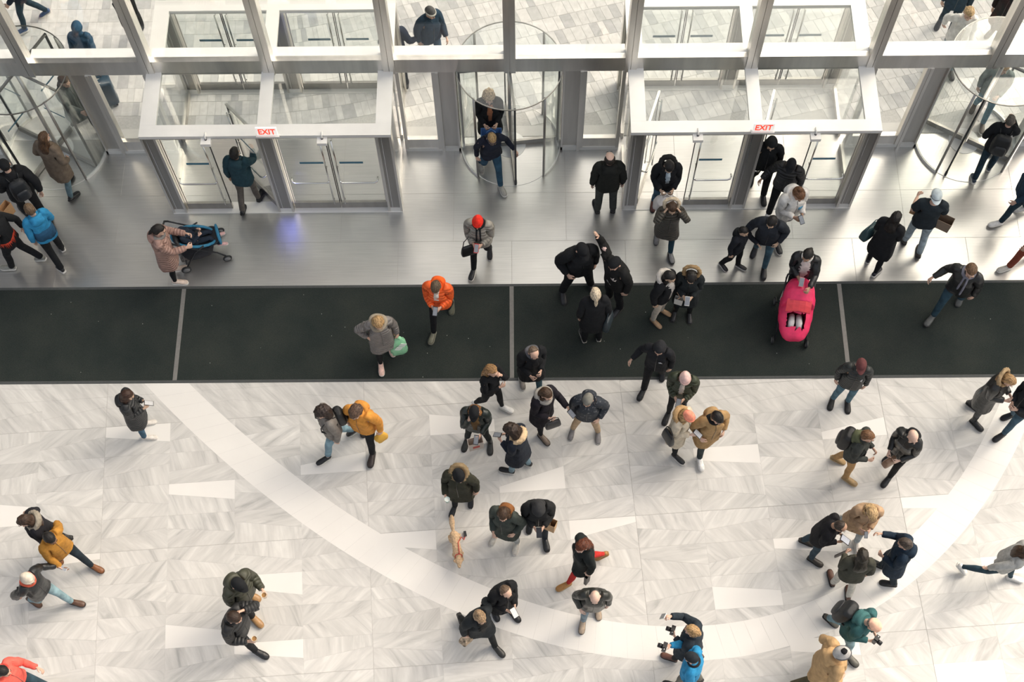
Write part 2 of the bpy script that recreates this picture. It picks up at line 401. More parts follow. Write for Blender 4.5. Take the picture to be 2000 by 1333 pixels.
# ---- entrance mats
ms = [-11.4, -5.775, -0.165, 5.425, 11.1]
mlabel = ['black entrance mat behind the person in the blue jacket, leftmost of four', 'black entrance mat under the person in the orange jacket',
          'black entrance mat under the two uniformed guards and the pink stroller', 'black entrance mat at far right under the striped scarf walker']
for i in range(4):
    x0, x1 = ms[i]+0.035, ms[i+1]-0.035
    m_ = empty('entrance_mat', ((x0+x1)/2, (MAT_Y0+MAT_Y1)/2, 0)); cx, cy, _ = m_.location
    tag(m_, mlabel[i], 'mat', 'black entrance mats')
    MB().box(x0-cx, x1-cx, MAT_Y0+0.045-cy, MAT_Y1-0.045-cy, -0.002, 0.008).build('carpet', CARPET, m_)
    for (a, b) in ((MAT_Y0, MAT_Y0+0.045), (MAT_Y1-0.045, MAT_Y1)):
        MB().box(x0-0.035-cx, x1+0.035-cx, a-cy, b-cy, -0.002, 0.010).build('edge_strip', EDGE, m_)
    if i < 3: MB().box(x1-cx, x1+0.07-cx, MAT_Y0+0.046-cy, MAT_Y1-0.046-cy, -0.002, 0.010).build('seam_strip', STRIP, m_)

# ---- plaza outside
plaza = MB().box(-14, 24, FAC+0.3, 40, -0.12, -0.005).build('pavement', noisy('paving_joint', (0.52,0.515,0.50), 0.8, 0, 0.1, 30))
tag(plaza, 'grey granite paving of the plaza outside the glass front', 'pavement', kind='structure')
MB().box(-14, 22, FAC+0.3, FAC+0.52, -0.014, 0.002).build('threshold_strip', noisy('threshold_stone', (0.62,0.61,0.59), 0.5, 0, 0.05, 5), plaza)
def sstep(x, a, b):
    t = min(max((x-a)/(b-a), 0), 1); return t*t*(3-2*t)
def pav(s, t):
    k = sstep(s, -6, -0.5)
    g = 0.0
    n = 24                                  # row slope grows from left to right
    if s > -6:
        xs_ = np.linspace(-6, s, n); g = float(np.sum([0.25*sstep(x, -6, -0.5) for x in xs_])*(s+6)/n)
    return (s - t*math.tan(rad(22))*k, FAC-1.0+t+g)
pv = []
for j in range(-14, 26):
    s = -12 - random.random()*0.3
    while s < 14:
        w = random.choice((0.15, 0.15, 0.2, 0.12)); t0, t1 = j*0.30, j*0.30+0.30
        poly = [pav(s, t0), pav(s+w, t0), pav(s+w, t1), pav(s, t1)]
        cy = sum(p[1] for p in poly)/4; cx = sum(p[0] for p in poly)/4
        if min(p[1] for p in poly) > FAC+0.5 and cy < 19.5 and abs(cx) < 11.5: pv.append((cy, poly))
        s += w
pv.sort(key=lambda q: q[0])
far = [MB() for _ in PAVE]
vis = [q for q in pv if abs(sum(p[0] for p in q[1])/4) < 9.9]
near_ids = set(id(q) for q in vis[:300])
for q in pv:
    k = random.choice((0,1,1,2,2,2,3)) ; poly = inset(q[1], 0.003)
    if id(q) in near_ids: MB().prism(poly, -0.014, random.uniform(-0.001,0.001)).build('paver', PAVE[k], plaza)
    else: far[k].prism(poly, -0.014, 0.0)
for k, mb in enumerate(far):
    o = mb.build('paver_field', PAVE[k], plaza); o['kind'] = 'stuff'

# ---- unseen tower added on the sun side to shade the hall; its edge lets the sun in at the right
tw = MB(); sa = np.array([SUN_AZ.x, SUN_AZ.y]); pa = np.array([-SUN_AZ.y, SUN_AZ.x])
T0 = 1.2
base = sa*180
c4 = [base+pa*T0, base+pa*(T0+90), base+sa*40+pa*(T0+90), base+sa*40+pa*T0]
tw.prism([tuple(p) for p in c4], 0, 190)
blocker = tw.build('light_blocker', noisy('pale_block', (0.55,0.53,0.50), 0.5, 0, 0.15, 0.3))
tag(blocker, 'unseen pale tower across the plaza shading the glass front', 'light blocker', kind='structure')
blocker2 = MB().box(-70, -7, 30, 60, 0, 90).build('light_blocker', noisy('dark_block', (0.06,0.07,0.073), 0.45, 0, 0.3, 0.25))  # added unseen block; its dark reflection dims the floor at left
tag(blocker2, 'unseen dark tower across the plaza on the left', 'light blocker', kind='structure')
BT, BB = 2.75, 2.40
# ---- glass front (curtain wall)
wall = empty('wall_back', (0, FAC, 0)); tag(wall, 'glass curtain wall with steel mullions above the entrance doors', 'wall', kind='structure')
def wbox(name, m, x0, x1, y0, y1, z0, z1, parent=None):
    p = parent or wall
    return MB().box(x0, x1, y0-FAC, y1-FAC, z0, z1).build(name, m, p)
ZT = 11.5
for x in XK:
    mb = MB().box(x-0.095, x-0.004, -0.03, 0.17, BB, ZT).box(x+0.004, x+0.095, -0.03, 0.17, BB, ZT).box(x-0.004, x+0.004, 0.0, 0.16, BB, ZT)
    mb.build('mullion', STEEL, wall)
for x0, x1 in zip(XK[:-1], XK[1:]):
    wbox('transom', STEEL, x0+0.096, x1-0.096, FAC, FAC+0.10, BB, BT)
    wbox('ledge', LEDGE, x0+0.096, x1-0.096, FAC+0.10, FAC+0.28, BB+0.05, BT)
    for z0, z1 in ((BT, 5.6), (5.75, 8.5), (8.65, ZT)):
        wbox('pane', GLASSF, x0+0.096, x1-0.096, FAC+0.055, FAC+0.075, z0, z1)
    for z0 in (5.6, 8.5): wbox('transom', STEEL, x0+0.096, x1-0.096, FAC, FAC+0.15, z0, z0+0.15)
REV = [(-8.30, 13.62), (-0.17, 13.62), (7.94, 13.62)]
RR = 0.88
VEST = [(-6.10, -4.105, -2.065), (1.77, 3.78, 5.77)]
for x0, x1 in zip(XK[:-1], XK[1:]):      # lower glazing beyond the doors at both ends of the hall
    if x1 < -9.9 or x0 > 9.4:
        wbox('pane', GLASSF, x0+0.05, x1-0.05, FAC+0.055, FAC+0.075, 0.35, BB); wbox('bottom_rail', STEEL, x0, x1, FAC, FAC+0.1, 0.0, 0.35)
for cx, cy in REV:
    for s in (-1, 1):
        x0 = cx+s*(RR+0.01); x1 = cx+s*(RR+0.34); a, b = min(x0,x1), max(x0,x1)
        wbox('jamb_panel', STEELM, a, b, FAC+0.05, FAC+0.2, 0.09, BB)
        wbox('jamb_fin', STEEL, (b-0.05) if s > 0 else a, b if s > 0 else a+0.05, FAC-0.02, FAC+0.2, 0.0, BB)
        wbox('jamb_edge', STEEL, a if s > 0 else b-0.03, a+0.03 if s > 0 else b, FAC-0.0, FAC+0.2, 0.0, BB)
        wbox('sill', PALE, a, b, FAC, FAC+0.2, 0.0, 0.09)
for x0, x1 in ((-7.08,-6.12), (-2.045,-1.39), (1.05,1.75), (5.79,6.72)):
    wbox('pane', GLASS, x0, x1, FAC+0.055, FAC+0.07, 0.34, BB)
    wbox('bottom_rail', STEEL, x0, x1, FAC+0.02, FAC+0.10, 0.09, 0.35)
    wbox('sill', PALE, x0, x1, FAC, FAC+0.16, 0.0, 0.09)
    for xe in (x0, x1-0.06): wbox('side_frame', STEEL, xe, xe+0.06, FAC-0.01, FAC+0.12, 0.09, BB)

# ---- vestibules
def make_door(parent, xh, xm_, y, ang, hook=True):
    """leaf hinged at xh, meeting edge at xm_, opening away from the hall by ang degrees"""
    s = 1 if xm_ > xh else -1; w = abs(xm_-xh)
    th_ = rad(ang)*s
    R = rot_z(th_); O = np.array([xh, y, 0])
    def piece(mb): mb.v = [tuple(O+R @ np.array([p[0]*s, p[1], p[2]])) for p in mb.v]; mb.f = [f if s > 0 else f[::-1] for f in mb.f]; return mb
    door = piece(MB().box(0.01, w-0.004, -0.008, 0.008, 0.19, 2.32)).build('door', GLASS, parent)
    piece(MB().box(0.01, w-0.004, -0.024, 0.024, 0.015, 0.19)).build('bottom_rail', STEELD, door)
    piece(MB().box(0.01, w-0.004, -0.02, 0.02, 2.32, 2.37)).build('top_rail', STEEL, door)
    piece(MB().box(0.01, 0.03, -0.012, 0.012, 0.19, 2.32)).build('hinge_stile', STEEL, door)
    piece(MB().box(w-0.016, w-0.004, -0.012, 0.012, 0.19, 2.32)).build('edge_seal', BLACKR, door)
    hp = [(w-0.09,-0.075,0.24),(w-0.09,-0.075,1.0-0.05),(w-0.09,-0.075,2.25)]
    mb = MB().tube(hp, 0.014, 8)
    for z in (0.3, 1.35, 2.2): mb.tube([(w-0.09,-0.075,z),(w-0.09,0,z)], 0.008, 6)
    piece(mb).build('pull_handle', CHROME, door, True)
    mb = MB().tube([(w-0.09,-0.09,1.02),(w-0.105,-0.095,0.985),(w-0.14,-0.095,0.97),(w-0.66,-0.095,0.97),(w-0.71,-0.085,0.985),(w-0.725,-0.05,1.0),(w-0.725,0,1.0)], 0.016, 8)
    piece(mb).build('push_bar', CHROME, door, True)
    piece(MB().box(w*0.36, w*0.84, -0.0095, -0.0085, 1.45, 1.51)).build('decal', TEAL, door)
    return door
def vestibule(xl, xm, xr, label, angs):
    cx = (xl+xr)/2
    v = empty('entrance_vestibule', (cx, FAC, 0)); tag(v, label, 'vestibule', 'glass vestibules')
    def b(name, m, x0, x1, y0, y1, z0, z1): return MB().box(x0-cx, x1-cx, y0-FAC, y1-FAC, z0, z1).build(name, m, v)
    def post(x0, x1, y0, y1):
        mb = MB().box(x0-cx, x1-cx, y0-FAC, y1-FAC, 0, 2.385)
        o = mb.build('post', STEELD, v)
        for xe in (x0, x1-0.035): MB().box(xe-cx-0.002, xe+0.035-cx+0.002, y0-FAC-0.018, y1-FAC+0.018, 0, 2.385).build('corner_trim', STEEL, o)
        MB().box(x0-cx+0.08, x0-cx+0.088, y0-FAC-0.006, y0-FAC, 0.0, 2.385).build('groove_bead', CHROME, o)
        MB().box(x0-cx+0.036, x1-cx-0.036, y0-FAC-0.012, y0-FAC, 0.0, 0.12).build('shoe_plate', PALE, o)
    for (ya, yb, inner) in ((12.26, FAC, True), (FAC+0.28, 14.95, False)):
        hy = (ya, ya+0.22) if inner else (yb-0.22, yb)
        b('header', PALE, xl, xr, hy[0], hy[1], 2.40, 2.47)
        b('header_soffit', STEEL, xl+0.01, xr-0.01, hy[0]+0.008, hy[1]-0.02, 2.375, 2.40)
        py = (ya+0.02, ya+0.17) if inner else (yb-0.17, yb-0.02)
        for (p0, p1) in ((xl+0.003, xl+0.25), (xm-0.135, xm+0.135), (xr-0.25, xr-0.003)): post(p0, p1, *py)
        ry = (hy[1], yb) if inner else (ya, hy[0])
        for (p0, p1) in ((xl, xl+0.25), (xm-0.11, xm+0.10), (xr-0.25, xr)):
            b('roof_beam', PALE, p0, p1, ry[0]+0.001, ry[1]-0.001, 2.40, 2.47)
        for (p0, p1) in ((xl+0.25, xm-0.11), (xm+0.10, xr-0.25)):
            b('roof_pane', GLASS, p0, p1, ry[0], ry[1], 2.425, 2.44)
        b('threshold', PALE, xl+0.004, xr-0.004, py[0]-0.03, py[1]+0.05, 0.0, 0.012)
        for xs_ in (xl+0.05, xr-0.06):
            b('side_pane', GLASS, xs_, xs_+0.012, ry[0]-0.04, ry[1], 0.16, 2.38)
            b('side_rail', STEEL, xs_-0.02, xs_+0.03, ry[0]-0.04, ry[1], 0.0, 0.16)
        dy = py[0]+0.09
        pairs = ((xl+0.255, (xl+0.255+xm-0.14)/2, xm-0.14), (xm+0.14, (xm+0.14+xr-0.255)/2, xr-0.255))
        for k, (h0, mid, h1) in enumerate(pairs):
            aa = angs[k] if inner else (0, 0)
            for (hx, mx_, an) in ((h0, mid-0.003, aa[0]), (h1, mid+0.003, aa[1])):
                make_door(v, hx-cx, mx_-cx, dy-FAC, an)
    return v
vestibule(*VEST[0], 'left glass vestibule with one door leaf pushed open by a person', ((0, 48), (0, 0)))
vestibule(*VEST[1], 'right glass vestibule with two door leaves standing open', ((72, 0), (74, 0)))

# ---- revolving doors
def revolving(c, ang0, label, decal):
    cx, cy = c; v = empty('revolving_door', (cx, cy, 0)); tag(v, label, 'revolving door', 'revolving doors')
    def arc(r0, r1, a0, a1, z0, z1, name, m, n=14):
        inn = [(r0*math.cos(rad(a0+(a1-a0)*i/n)), r0*math.sin(rad(a0+(a1-a0)*i/n))) for i in range(n+1)]
        out = [(r1*math.cos(rad(a0+(a1-a0)*i/n)), r1*math.sin(rad(a0+(a1-a0)*i/n))) for i in range(n+1)]
        mb = MB()
        for i in range(n): mb.prism([inn[i], out[i], out[i+1], inn[i+1]], z0, z1)
        return mb.build(name, m, v, False)
    for a0, a1 in ((180,228),(312,360),(0,48),(132,180)):
        arc(RR-0.012, RR, a0, a1, 0.06, 2.40, 'drum_wall', GLASS)
        arc(RR-0.02, RR+0.01, a0, a1, 0.0, 0.06, 'drum_rail', PALE)
    for a in (228, 312, 48, 132):
        p = (0.868*math.cos(rad(a)), 0.868*math.sin(rad(a)))
        MB().tube([(*p, 0.0), (*p, 2.41)], 0.022, 10).build('drum_post', STEELD, v, True)
    arc(RR-0.008, RR+0.006, 0, 360, 2.405, 2.425, 'canopy_rim', STEELD, 48)
    MB().prism([(RR*math.cos(2*PI*i/40), RR*math.sin(2*PI*i/40)) for i in range(40)], 2.425, 2.437).build('canopy_pane', GLASS, v)
    arc(RR-0.03, RR-0.018, 0, 360, 0.0, 0.006, 'floor_ring', PALE, 48)
    MB().prism([(0.27*math.cos(2*PI*i/28), 0.27*math.sin(2*PI*i/28)) for i in range(28)], 0.0, 0.008).build('floor_disc', LEDGE, v)
    MB().tube([(0,0,0),(0,0,2.42)], 0.035, 12).build('shaft', STEEL, v, True)
    for k in range(4):
        R = rot_z(rad(ang0+90*k))
        def piece(mb): mb.v = [tuple(R @ np.array(p)) for p in mb.v]; return mb
        w = piece(MB().box(0.05, 0.82, -0.006, 0.006, 0.14, 2.34)).build('wing', GLASS, v)
        piece(MB().box(0.05, 0.835, -0.022, 0.022, 0.02, 0.14)).build('bottom_rail', STEELD, w)
        piece(MB().box(0.05, 0.835, -0.018, 0.018, 2.34, 2.38)).build('top_rail', STEELD, w)
        piece(MB().box(0.82, 0.855, -0.015, 0.015, 0.02, 2.38)).build('edge_seal', BLACKR, w)
        if decal: piece(MB().box(0.25, 0.68, -0.0085, -0.0075, 1.46, 1.50)).build('decal', TEAL, w)
    return v
revolving(REV[0], -28, 'left revolving glass door with teal stickers on its wings', True)
revolving(REV[1], -84, 'middle revolving glass door between the two vestibules', False)
revolving(REV[2], 239, 'right revolving glass door with a person carrying a backpack inside', False)

# ---- exit signs and door sensors on the vestibule headers
RED = noisy('red_lettering', (0.80,0.045,0.02), 0.5, 0, 0.03, 10)
SIGNW = noisy('sign_white', (0.90,0.87,0.83), 0.45, 0, 0.02, 6)
for _m, _c, _s in ((RED, (1.0,0.07,0.03,1), 0.7), (SIGNW, (1.0,0.93,0.86,1), 0.45)):   # the exit signs are lit from inside
    _p = _m.node_tree.nodes['Principled BSDF']; _p.inputs['Emission Color'].default_value = _c; _p.inputs['Emission Strength'].default_value = _s
def text_mesh(txt, size, depth):
    cu = bpy.data.curves.new('lettering', 'FONT'); cu.body = txt; cu.size = size; cu.extrude = depth; cu.align_x = 'CENTER'; cu.offset = 0.004
    to = bpy.data.objects.new('tmp', cu); COL.objects.link(to)
    dg = bpy.context.evaluated_depsgraph_get(); me = bpy.data.meshes.new_from_object(to.evaluated_get(dg))
    bpy.data.objects.remove(to); return me
for (xm, lab) in ((VEST[0][1]+0.08, 'red EXIT sign on the left vestibule header'), (VEST[1][1]+0.08, 'red EXIT sign on the right vestibule header')):
    e = empty('exit_sign', (xm, 12.27, 2.47)); tag(e, lab, 'sign', 'exit signs')
    MB().box(-0.185, 0.185, -0.05, 0.02, 0.0, 0.03).build('base', WHITEP, e)
    MB().box(-0.165, 0.165, -0.02, 0.005, 0.03, 0.235).build('panel', SIGNW, e)
    me = text_mesh('EXIT', 0.205, 0.002); t = link('lettering', me, RED, e); t.location = (0, -0.022, 0.065); t.rotation_euler = (PI/2, 0, 0)
    t.scale = (0.66, 1, 1)
for (px, py, who) in ((402,270,'over the leftmost door pair'), (629,270,'right of the left EXIT sign'), (1363,262,'left of the right EXIT sign'), (1593,262,'over the rightmost door pair')):
    p = at(px, py, 2.42); e = empty('door_sensor', (p[0], 12.26, 2.37)); tag(e, 'small white door sensor box '+who, 'sensor', 'door sensors')
    MB().box(-0.08, 0.08, -0.12, -0.002, -0.02, 0.05).build('housing', WHITEP, e)
    MB().tube([(0,-0.03,0.05),(0,-0.02,0.12),(0,0.06,0.12)], 0.014, 8).build('bracket', WHITEP, e, True)
    MB().tube([(0,-0.03,0.045),(0,-0.03,0.065)], 0.02, 8).build('lens', BLACKR, e, True)

# ================================================================== PEOPLE
# One human figure in a rest pose (arms half raised), its clothes and head-wear, then posed per person.
def remesh(mb, voxel, smooth=2, tris=None, name='tmp'):
    me = mb.mesh(name); o = bpy.data.objects.new(name, me); COL.objects.link(o)
    m = o.modifiers.new('r', 'REMESH'); m.mode = 'VOXEL'; m.voxel_size = voxel
    if smooth:
        m = o.modifiers.new('s', 'SMOOTH'); m.factor = 0.5; m.iterations = smooth
    if tris:
        dg = bpy.context.evaluated_depsgraph_get(); ev = o.evaluated_get(dg).to_mesh()
        nq = sum(len(p.vertices)-2 for p in ev.polygons)
        m = o.modifiers.new('d', 'DECIMATE'); m.ratio = min(1.0, tris/max(nq, 1))
    dg = bpy.context.evaluated_depsgraph_get(); ev = o.evaluated_get(dg).to_mesh()
    V = np.array([v.co[:] for v in ev.vertices]); F = [tuple(p.vertices) for p in ev.polygons]
    bpy.data.objects.remove(o); bpy.data.meshes.remove(me)
    return V, F
J = dict(pelvis=(0,0,.95), spine=(0,.005,1.06), chest=(0,.01,1.22), neck=(0,.02,1.47), head=(0,.015,1.545),
         shL=(.175,.015,1.415), hipL=(.09,0,.92), knL=(.10,-.01,.50), anL=(.10,.025,.085))
ARM = np.array([math.cos(rad(40)), 0, -math.sin(rad(40))]); LU, LF = .285, .25
PN = np.array([-math.sin(rad(40)), 0, -math.cos(rad(40))]); PW = np.array([0, -1., 0])   # palm normal, thumb side
J = {k: np.array(v, float) for k, v in J.items()}
J['elL'] = J['shL']+LU*ARM; J['wrL'] = J['elL']+LF*ARM; J['fiL'] = J['wrL']+0.095*ARM
for k in ('sh','hip','kn','an','el','wr','fi'): J[k+'R'] = J[k+'L']*np.array([-1,1,1])
def ering(c, rx, ry, n=20, p=2.3):
    out = []
    for i in range(n):
        a = 2*PI*i/n; ca, sa_ = math.cos(a), math.sin(a)
        out.append((c[0]+rx*math.copysign(abs(ca)**(2/p), ca), c[1]+ry*math.copysign(abs(sa_)**(2/p), sa_), c[2]))
    return out
def mirror(mb):
    n = len(mb.v); mb.v += [(-x,y,z) for x,y,z in mb.v]; mb.f += [tuple(n+i for i in f[::-1]) for f in list(mb.f)]; return mb
def arm_pt(t, off=(0,0,0)): return J['shL']+t*ARM+np.array(off)
def vnormals(V, F):
    n = np.zeros_like(V)
    for f in F:
        nn = np.cross(V[f[1]]-V[f[0]], V[f[2]]-V[f[0]])
        for k in f: n[k] += nn
    return n/(np.linalg.norm(n, axis=1)[:, None]+1e-9)
def vnoise(P, s):
    return (np.sin(P[:,0]*s+1.3*np.sin(P[:,1]*s*1.7))+np.sin(P[:,1]*s*1.1+2+1.1*np.sin(P[:,2]*s*1.3))+np.sin(P[:,2]*s*1.2+4+1.2*np.sin(P[:,0]*s*1.5)))/3
def build_body():
    mb = MB()
    side = MB()
    side.tube([arm_pt(-.10,(0,0,.0)), arm_pt(-.03), arm_pt(.06), arm_pt(.18), arm_pt(LU), arm_pt(LU+.07), arm_pt(LU+.17), arm_pt(LU+LF-.01)],
              [.05,.056,.054,.047,.039,.041,.034,.026], 12)
    w = J['wrL']
    # palm
    rings = []
    for t, a, b in ((-.015,.024,.021),(.02,.033,.017),(.055,.042,.017),(.09,.043,.015),(.1,.038,.011)):
        c = w+ARM*t; rings.append([c+PW*a*math.cos(2*PI*i/12)+PN*b*math.sin(2*PI*i/12) for i in range(12)])
    side.loft(rings)
    for off, L, fan in ((.035,.070,.10),(.0125,.080,.03),(-.011,.074,-.05),(-.033,.058,-.14)):
        p = w+ARM*.088+PW*off; pts = [p-ARM*.02, p]; d1 = ARM*math.cos(.3)+PN*math.sin(.3)+PW*fan; d2 = ARM*math.cos(.75)+PN*math.sin(.75)+PW*fan*.6; d3 = ARM*math.cos(1.2)+PN*math.sin(1.2)
        p1 = p+d1*L*.45; p2 = p1+d2*L*.33; p3 = p2+d3*L*.22
        side.tube(pts+[p1,p2,p3], [.0092,.0092,.0088,.0082,.0065], 8)
    p = w+ARM*.03+PW*.03
    q = p+(ARM*.62+PW*.62+PN*.35)*.035; side.tube([p-PW*.015, p, q, q+(ARM*.85+PW*.3+PN*.4)*.03, q+(ARM*.9+PW*.1+PN*.45)*.048], [.013,.0125,.0115,.0105,.0075], 8)
    # leg and foot
    side.tube([(.085,.005,.98),(.09,.002,.90),(.097,-.005,.72),(.10,-.01,.52),(.10,.0,.44),(.10,.022,.32),(.10,.025,.14),(.10,.022,.06)],
              [.072,.080,.066,.046,.044,.046,.032,.030], 14)
    side.ell((.102,-.055,.036), (.032,.105,.022), 14, 8)
    side.ell((.10,.035,.045), (.028,.034,.036), 12, 8)
    # ear
    side.ell((.081,.018,1.625), (.012,.02,.032), 8, 6)
    mb.v, mb.f = side.v, side.f; mirror(mb)
    mb.loft([ering(c, rx, ry) for c, rx, ry in (((0,.01,.84),.10,.07),((0,.01,.90),.158,.105),((0,.01,.97),.158,.105),((0,.0,1.06),.137,.095),((0,0,1.14),.137,.095),
             ((0,0,1.25),.155,.105),((0,.005,1.34),.168,.108),((0,.012,1.40),.165,.092),((0,.018,1.445),.11,.07),((0,.02,1.475),.066,.06))])
    mb.tube([(0,.022,1.42),(0,.016,1.50),(0,.01,1.58)], [.062,.053,.05], 14)
    mb.ell((0,.018,1.662), (.077,.099,.09), 24, 16)            # cranium
    mb.ell((0,-.025,1.585), (.06,.066,.078), 20, 14)           # jaw and face
    mb.ell((0,-.083,1.655), (.052,.016,.012), 12, 8)           # brow
    mb.ell((0,-.095,1.613), (.0125,.022,.025), 10, 8, rot_x(-.35)) # nose
    mb.ell((0,-.106,1.6), (.017,.013,.011), 10, 8)
    mb.ell((0,-.084,1.567), (.024,.012,.007), 10, 6); mb.ell((0,-.083,1.556), (.021,.012,.007), 10, 6)   # lips
    mb.ell((0,-.074,1.525), (.022,.018,.016), 10, 6)           # chin
    for s in (-1,1): mb.ell((s*.042,-.062,1.60), (.022,.024,.024), 10, 8)    # cheeks
    return remesh(mb, .0062, 2, 6500)
BONES = ['pelvis','spine','chest','neck','head','uaL','faL','haL','fgL','uaR','faR','haR','fgR','thL','shL_','ftL','thR','shR_','ftR']
BI = {b: i for i, b in enumerate(BONES)}
def sm(x, a, b):
    t = np.clip((x-a)/(b-a), 0, 1); return t*t*(3-2*t)
def weights(V, kind='body'):
    n = len(V); W = np.zeros((n, len(BONES))); x, y, z = V.T
    if kind in ('head', 'hair'):
        if kind == 'head': W[:, BI['head']] = 1; return W
        k = sm(z, 1.28, 1.50); W[:, BI['head']] = k; W[:, BI['chest']] = 1-k; return W
    if kind == 'chest': W[:, BI['chest']] = 1; return W
    if kind == 'collar':
        k = sm(z, 1.46, 1.60)*0.6; W[:, BI['chest']] = 1-k; W[:, BI['neck']] = k; return W
    ps = sm(z, .96, 1.12); sc = sm(z, 1.12, 1.28); cn = sm(z, 1.44, 1.505); nh = sm(z, 1.51, 1.56)
    T = np.zeros_like(W)
    T[:,0] = 1-ps; T[:,1] = ps*(1-sc); T[:,2] = ps*sc*(1-cn); T[:,3] = ps*sc*cn*(1-nh); T[:,4] = ps*sc*cn*nh
    # legs
    if kind == 'coat': leg = 0.55*sm(-z, -.92, -.60)
    elif kind == 'skirt': leg = 0.6*sm(-z, -.92, -.60)
    else: leg = sm(-z, -1.0, -.84)
    L = sm(x, -.03, .03) if kind not in ('coat','skirt') else sm(x, -.10, .10)
    kn = sm(-z, -.56, -.44); an = sm(-z, -.115, -.06)
    if kind in ('coat', 'skirt'): kn = kn*0
    for sgn, s in ((L, 'L'), (1-L, 'R')):
        T[:, BI['th'+s]] += leg*sgn*(1-kn); T[:, BI['sh'+s+'_']] += leg*sgn*kn*(1-an); T[:, BI['ft'+s]] += leg*sgn*kn*an
    T[:, 0] *= (1-leg)
    W = T
    for s, sg in (('L', 1), ('R', -1)):
        P = V*np.array([sg, 1, 1]) - J['shL']; t = P @ ARM; d = np.linalg.norm(P - np.outer(t, ARM), axis=1)
        m = sm(-d, -.165, -.10)*sm(t, -.07, .09)*(x*sg > 0)
        m = np.maximum(m, (t > .33)*(x*sg > .3))
        e = sm(t, LU-.05, LU+.05); h = sm(t, LU+LF-.02, LU+LF+.02); g = sm(t, LU+LF+.085, LU+LF+.115)
        W = W*(1-m)[:, None]
        W[:, BI['ua'+s]] += m*(1-e); W[:, BI['fa'+s]] += m*e*(1-h); W[:, BI['ha'+s]] += m*e*h*(1-g); W[:, BI['fg'+s]] += m*e*h*g
    return W/W.sum(1, keepdims=True)
def sleeve(mb, rs, end):
    ts = [-.11, -.02, .07, .18, LU-.02, LU+.1, LU+LF-.02]
    pts, rr = [], []
    for t, r in zip(ts, rs):
        if t > end: break
        pts.append(arm_pt(t)); rr.append(r)
    pts.append(arm_pt(end)); rr.append(rr[-1]*0.98); mb.tube(pts, rr, 14)
def build_top(hem, k, sl, end=LU+LF-.005, collar=True, flare=0.0, voxel=.013, tris=3000, nip=0):
    """torso garment: hem height, bulk k, sleeve radii"""
    mb = MB(); s_ = MB(); sleeve(s_, sl, end); mb.v, mb.f = s_.v, s_.f; mirror(mb)
    R = [((0,.01,hem),.172+k+flare,.125+k+flare)]
    if hem < .8: R.append(((0,.01,(hem+.93)/2), .172+k+flare*.5,.125+k+flare*.5))
    R += [((0,.01,.93),.170+k,.122+k),((0,.0,1.06),.160+k-nip,.118+k-nip),((0,.0,1.18),.163+k-nip*.5,.122+k),((0,0,1.29),.172+k,.127+k),((0,.005,1.37),.182+k*.8,.122+k*.7),
          ((0,.014,1.42),.165+k*.6,.10+k*.6),((0,.018,1.46),.115+k*.5,.085+k*.5)]
    if collar: R += [((0,.018,1.485),.084,.084),((0,.014,1.515),.078,.08)]
    else: R += [((0,.018,1.475),.075,.07)]
    mb.loft([ering(c, rx, ry, 22, 2.5) for c, rx, ry in R])
    V, F = remesh(mb, voxel, 2, tris)
    return V+vnormals(V, F)*(vnoise(V*np.array([1,1,1.7])+k*9, 24)*.008+vnoise(V*np.array([1.3,1.3,1])+k*5, 55)*.003)[:, None], F
def build_legs(r, tris=2200, top=.99, hem=.085):
    mb = MB(); s_ = MB()
    s_.tube([(.085,.005,top),(.09,.002,.90),(.097,-.005,.72),(.10,-.01,.52),(.10,.0,.44),(.10,.02,.30),(.10,.022,.14),(.10,.022,hem)], r, 16)
    mb.v, mb.f = s_.v, s_.f; mirror(mb)
    mb.loft([ering(c, rx, ry) for c, rx, ry in (((0,.01,.85),.12,.10),((0,.01,.90),.168,.117),((0,.01,.97),.166,.115),((0,.0,1.05),.148,.106))])
    return remesh(mb, .013, 2, tris)
def ico(nsub=3):
    bm = bpy.data.meshes.new('i'); import bmesh
    b = bmesh.new(); bmesh.ops.create_icosphere(b, subdivisions=nsub, radius=1); b.to_mesh(bm); b.free()
    V = np.array([v.co[:] for v in bm.vertices]); F = [tuple(p.vertices) for p in bm.polygons]; bpy.data.meshes.remove(bm); return V, F
ICO = ico(4)
def vnoise(P, s):
    return (np.sin(P[:,0]*s+1.3*np.sin(P[:,1]*s*1.7))+np.sin(P[:,1]*s*1.1+2+1.1*np.sin(P[:,2]*s*1.3))+np.sin(P[:,2]*s*1.2+4+1.2*np.sin(P[:,0]*s*1.5)))/3
def headcap(mask, thick, noise=0, ns=60, extra=None, back=1.0):
    """shell round the skull: stands out by thick where mask=1, sinks under the skin where mask=0"""
    D, F = ICO; c = np.array([0,.014,1.652]); base = np.array([.080,.103,.098])
    S = c+D*base; m = mask(S)
    r = 1 + (m*(thick)-(1-m)*.025)/.09
    P = c + D*base*r[:, None]*np.array([1,1,1])
    if back != 1: P[:,1] = np.where(P[:,1] > c[1], c[1]+(P[:,1]-c[1])*back, P[:,1])
    if noise: P = P + D*(vnoise(P, ns)*noise*m)[:, None]
    return P, F
def merge(*parts):
    V, F, n = [], [], 0
    for v, f in parts:
        V.append(np.array(v)); F += [tuple(n+i for i in q) for q in f]; n += len(v)
    return np.vstack(V), F
def mbp(mb): return np.array(mb.v), mb.f
def hairline(S, z0=1.69, back=1.57):
    # 1 above the hairline; hairline runs from brow down behind the ears
    y = S[:,1]; zl = np.where(y < 0, z0, z0-(z0-back)*np.clip(y/.06, 0, 1)); zl = np.where(y < -.045, z0+.012, zl)
    return sm(S[:,2]-zl, -.008, .012)
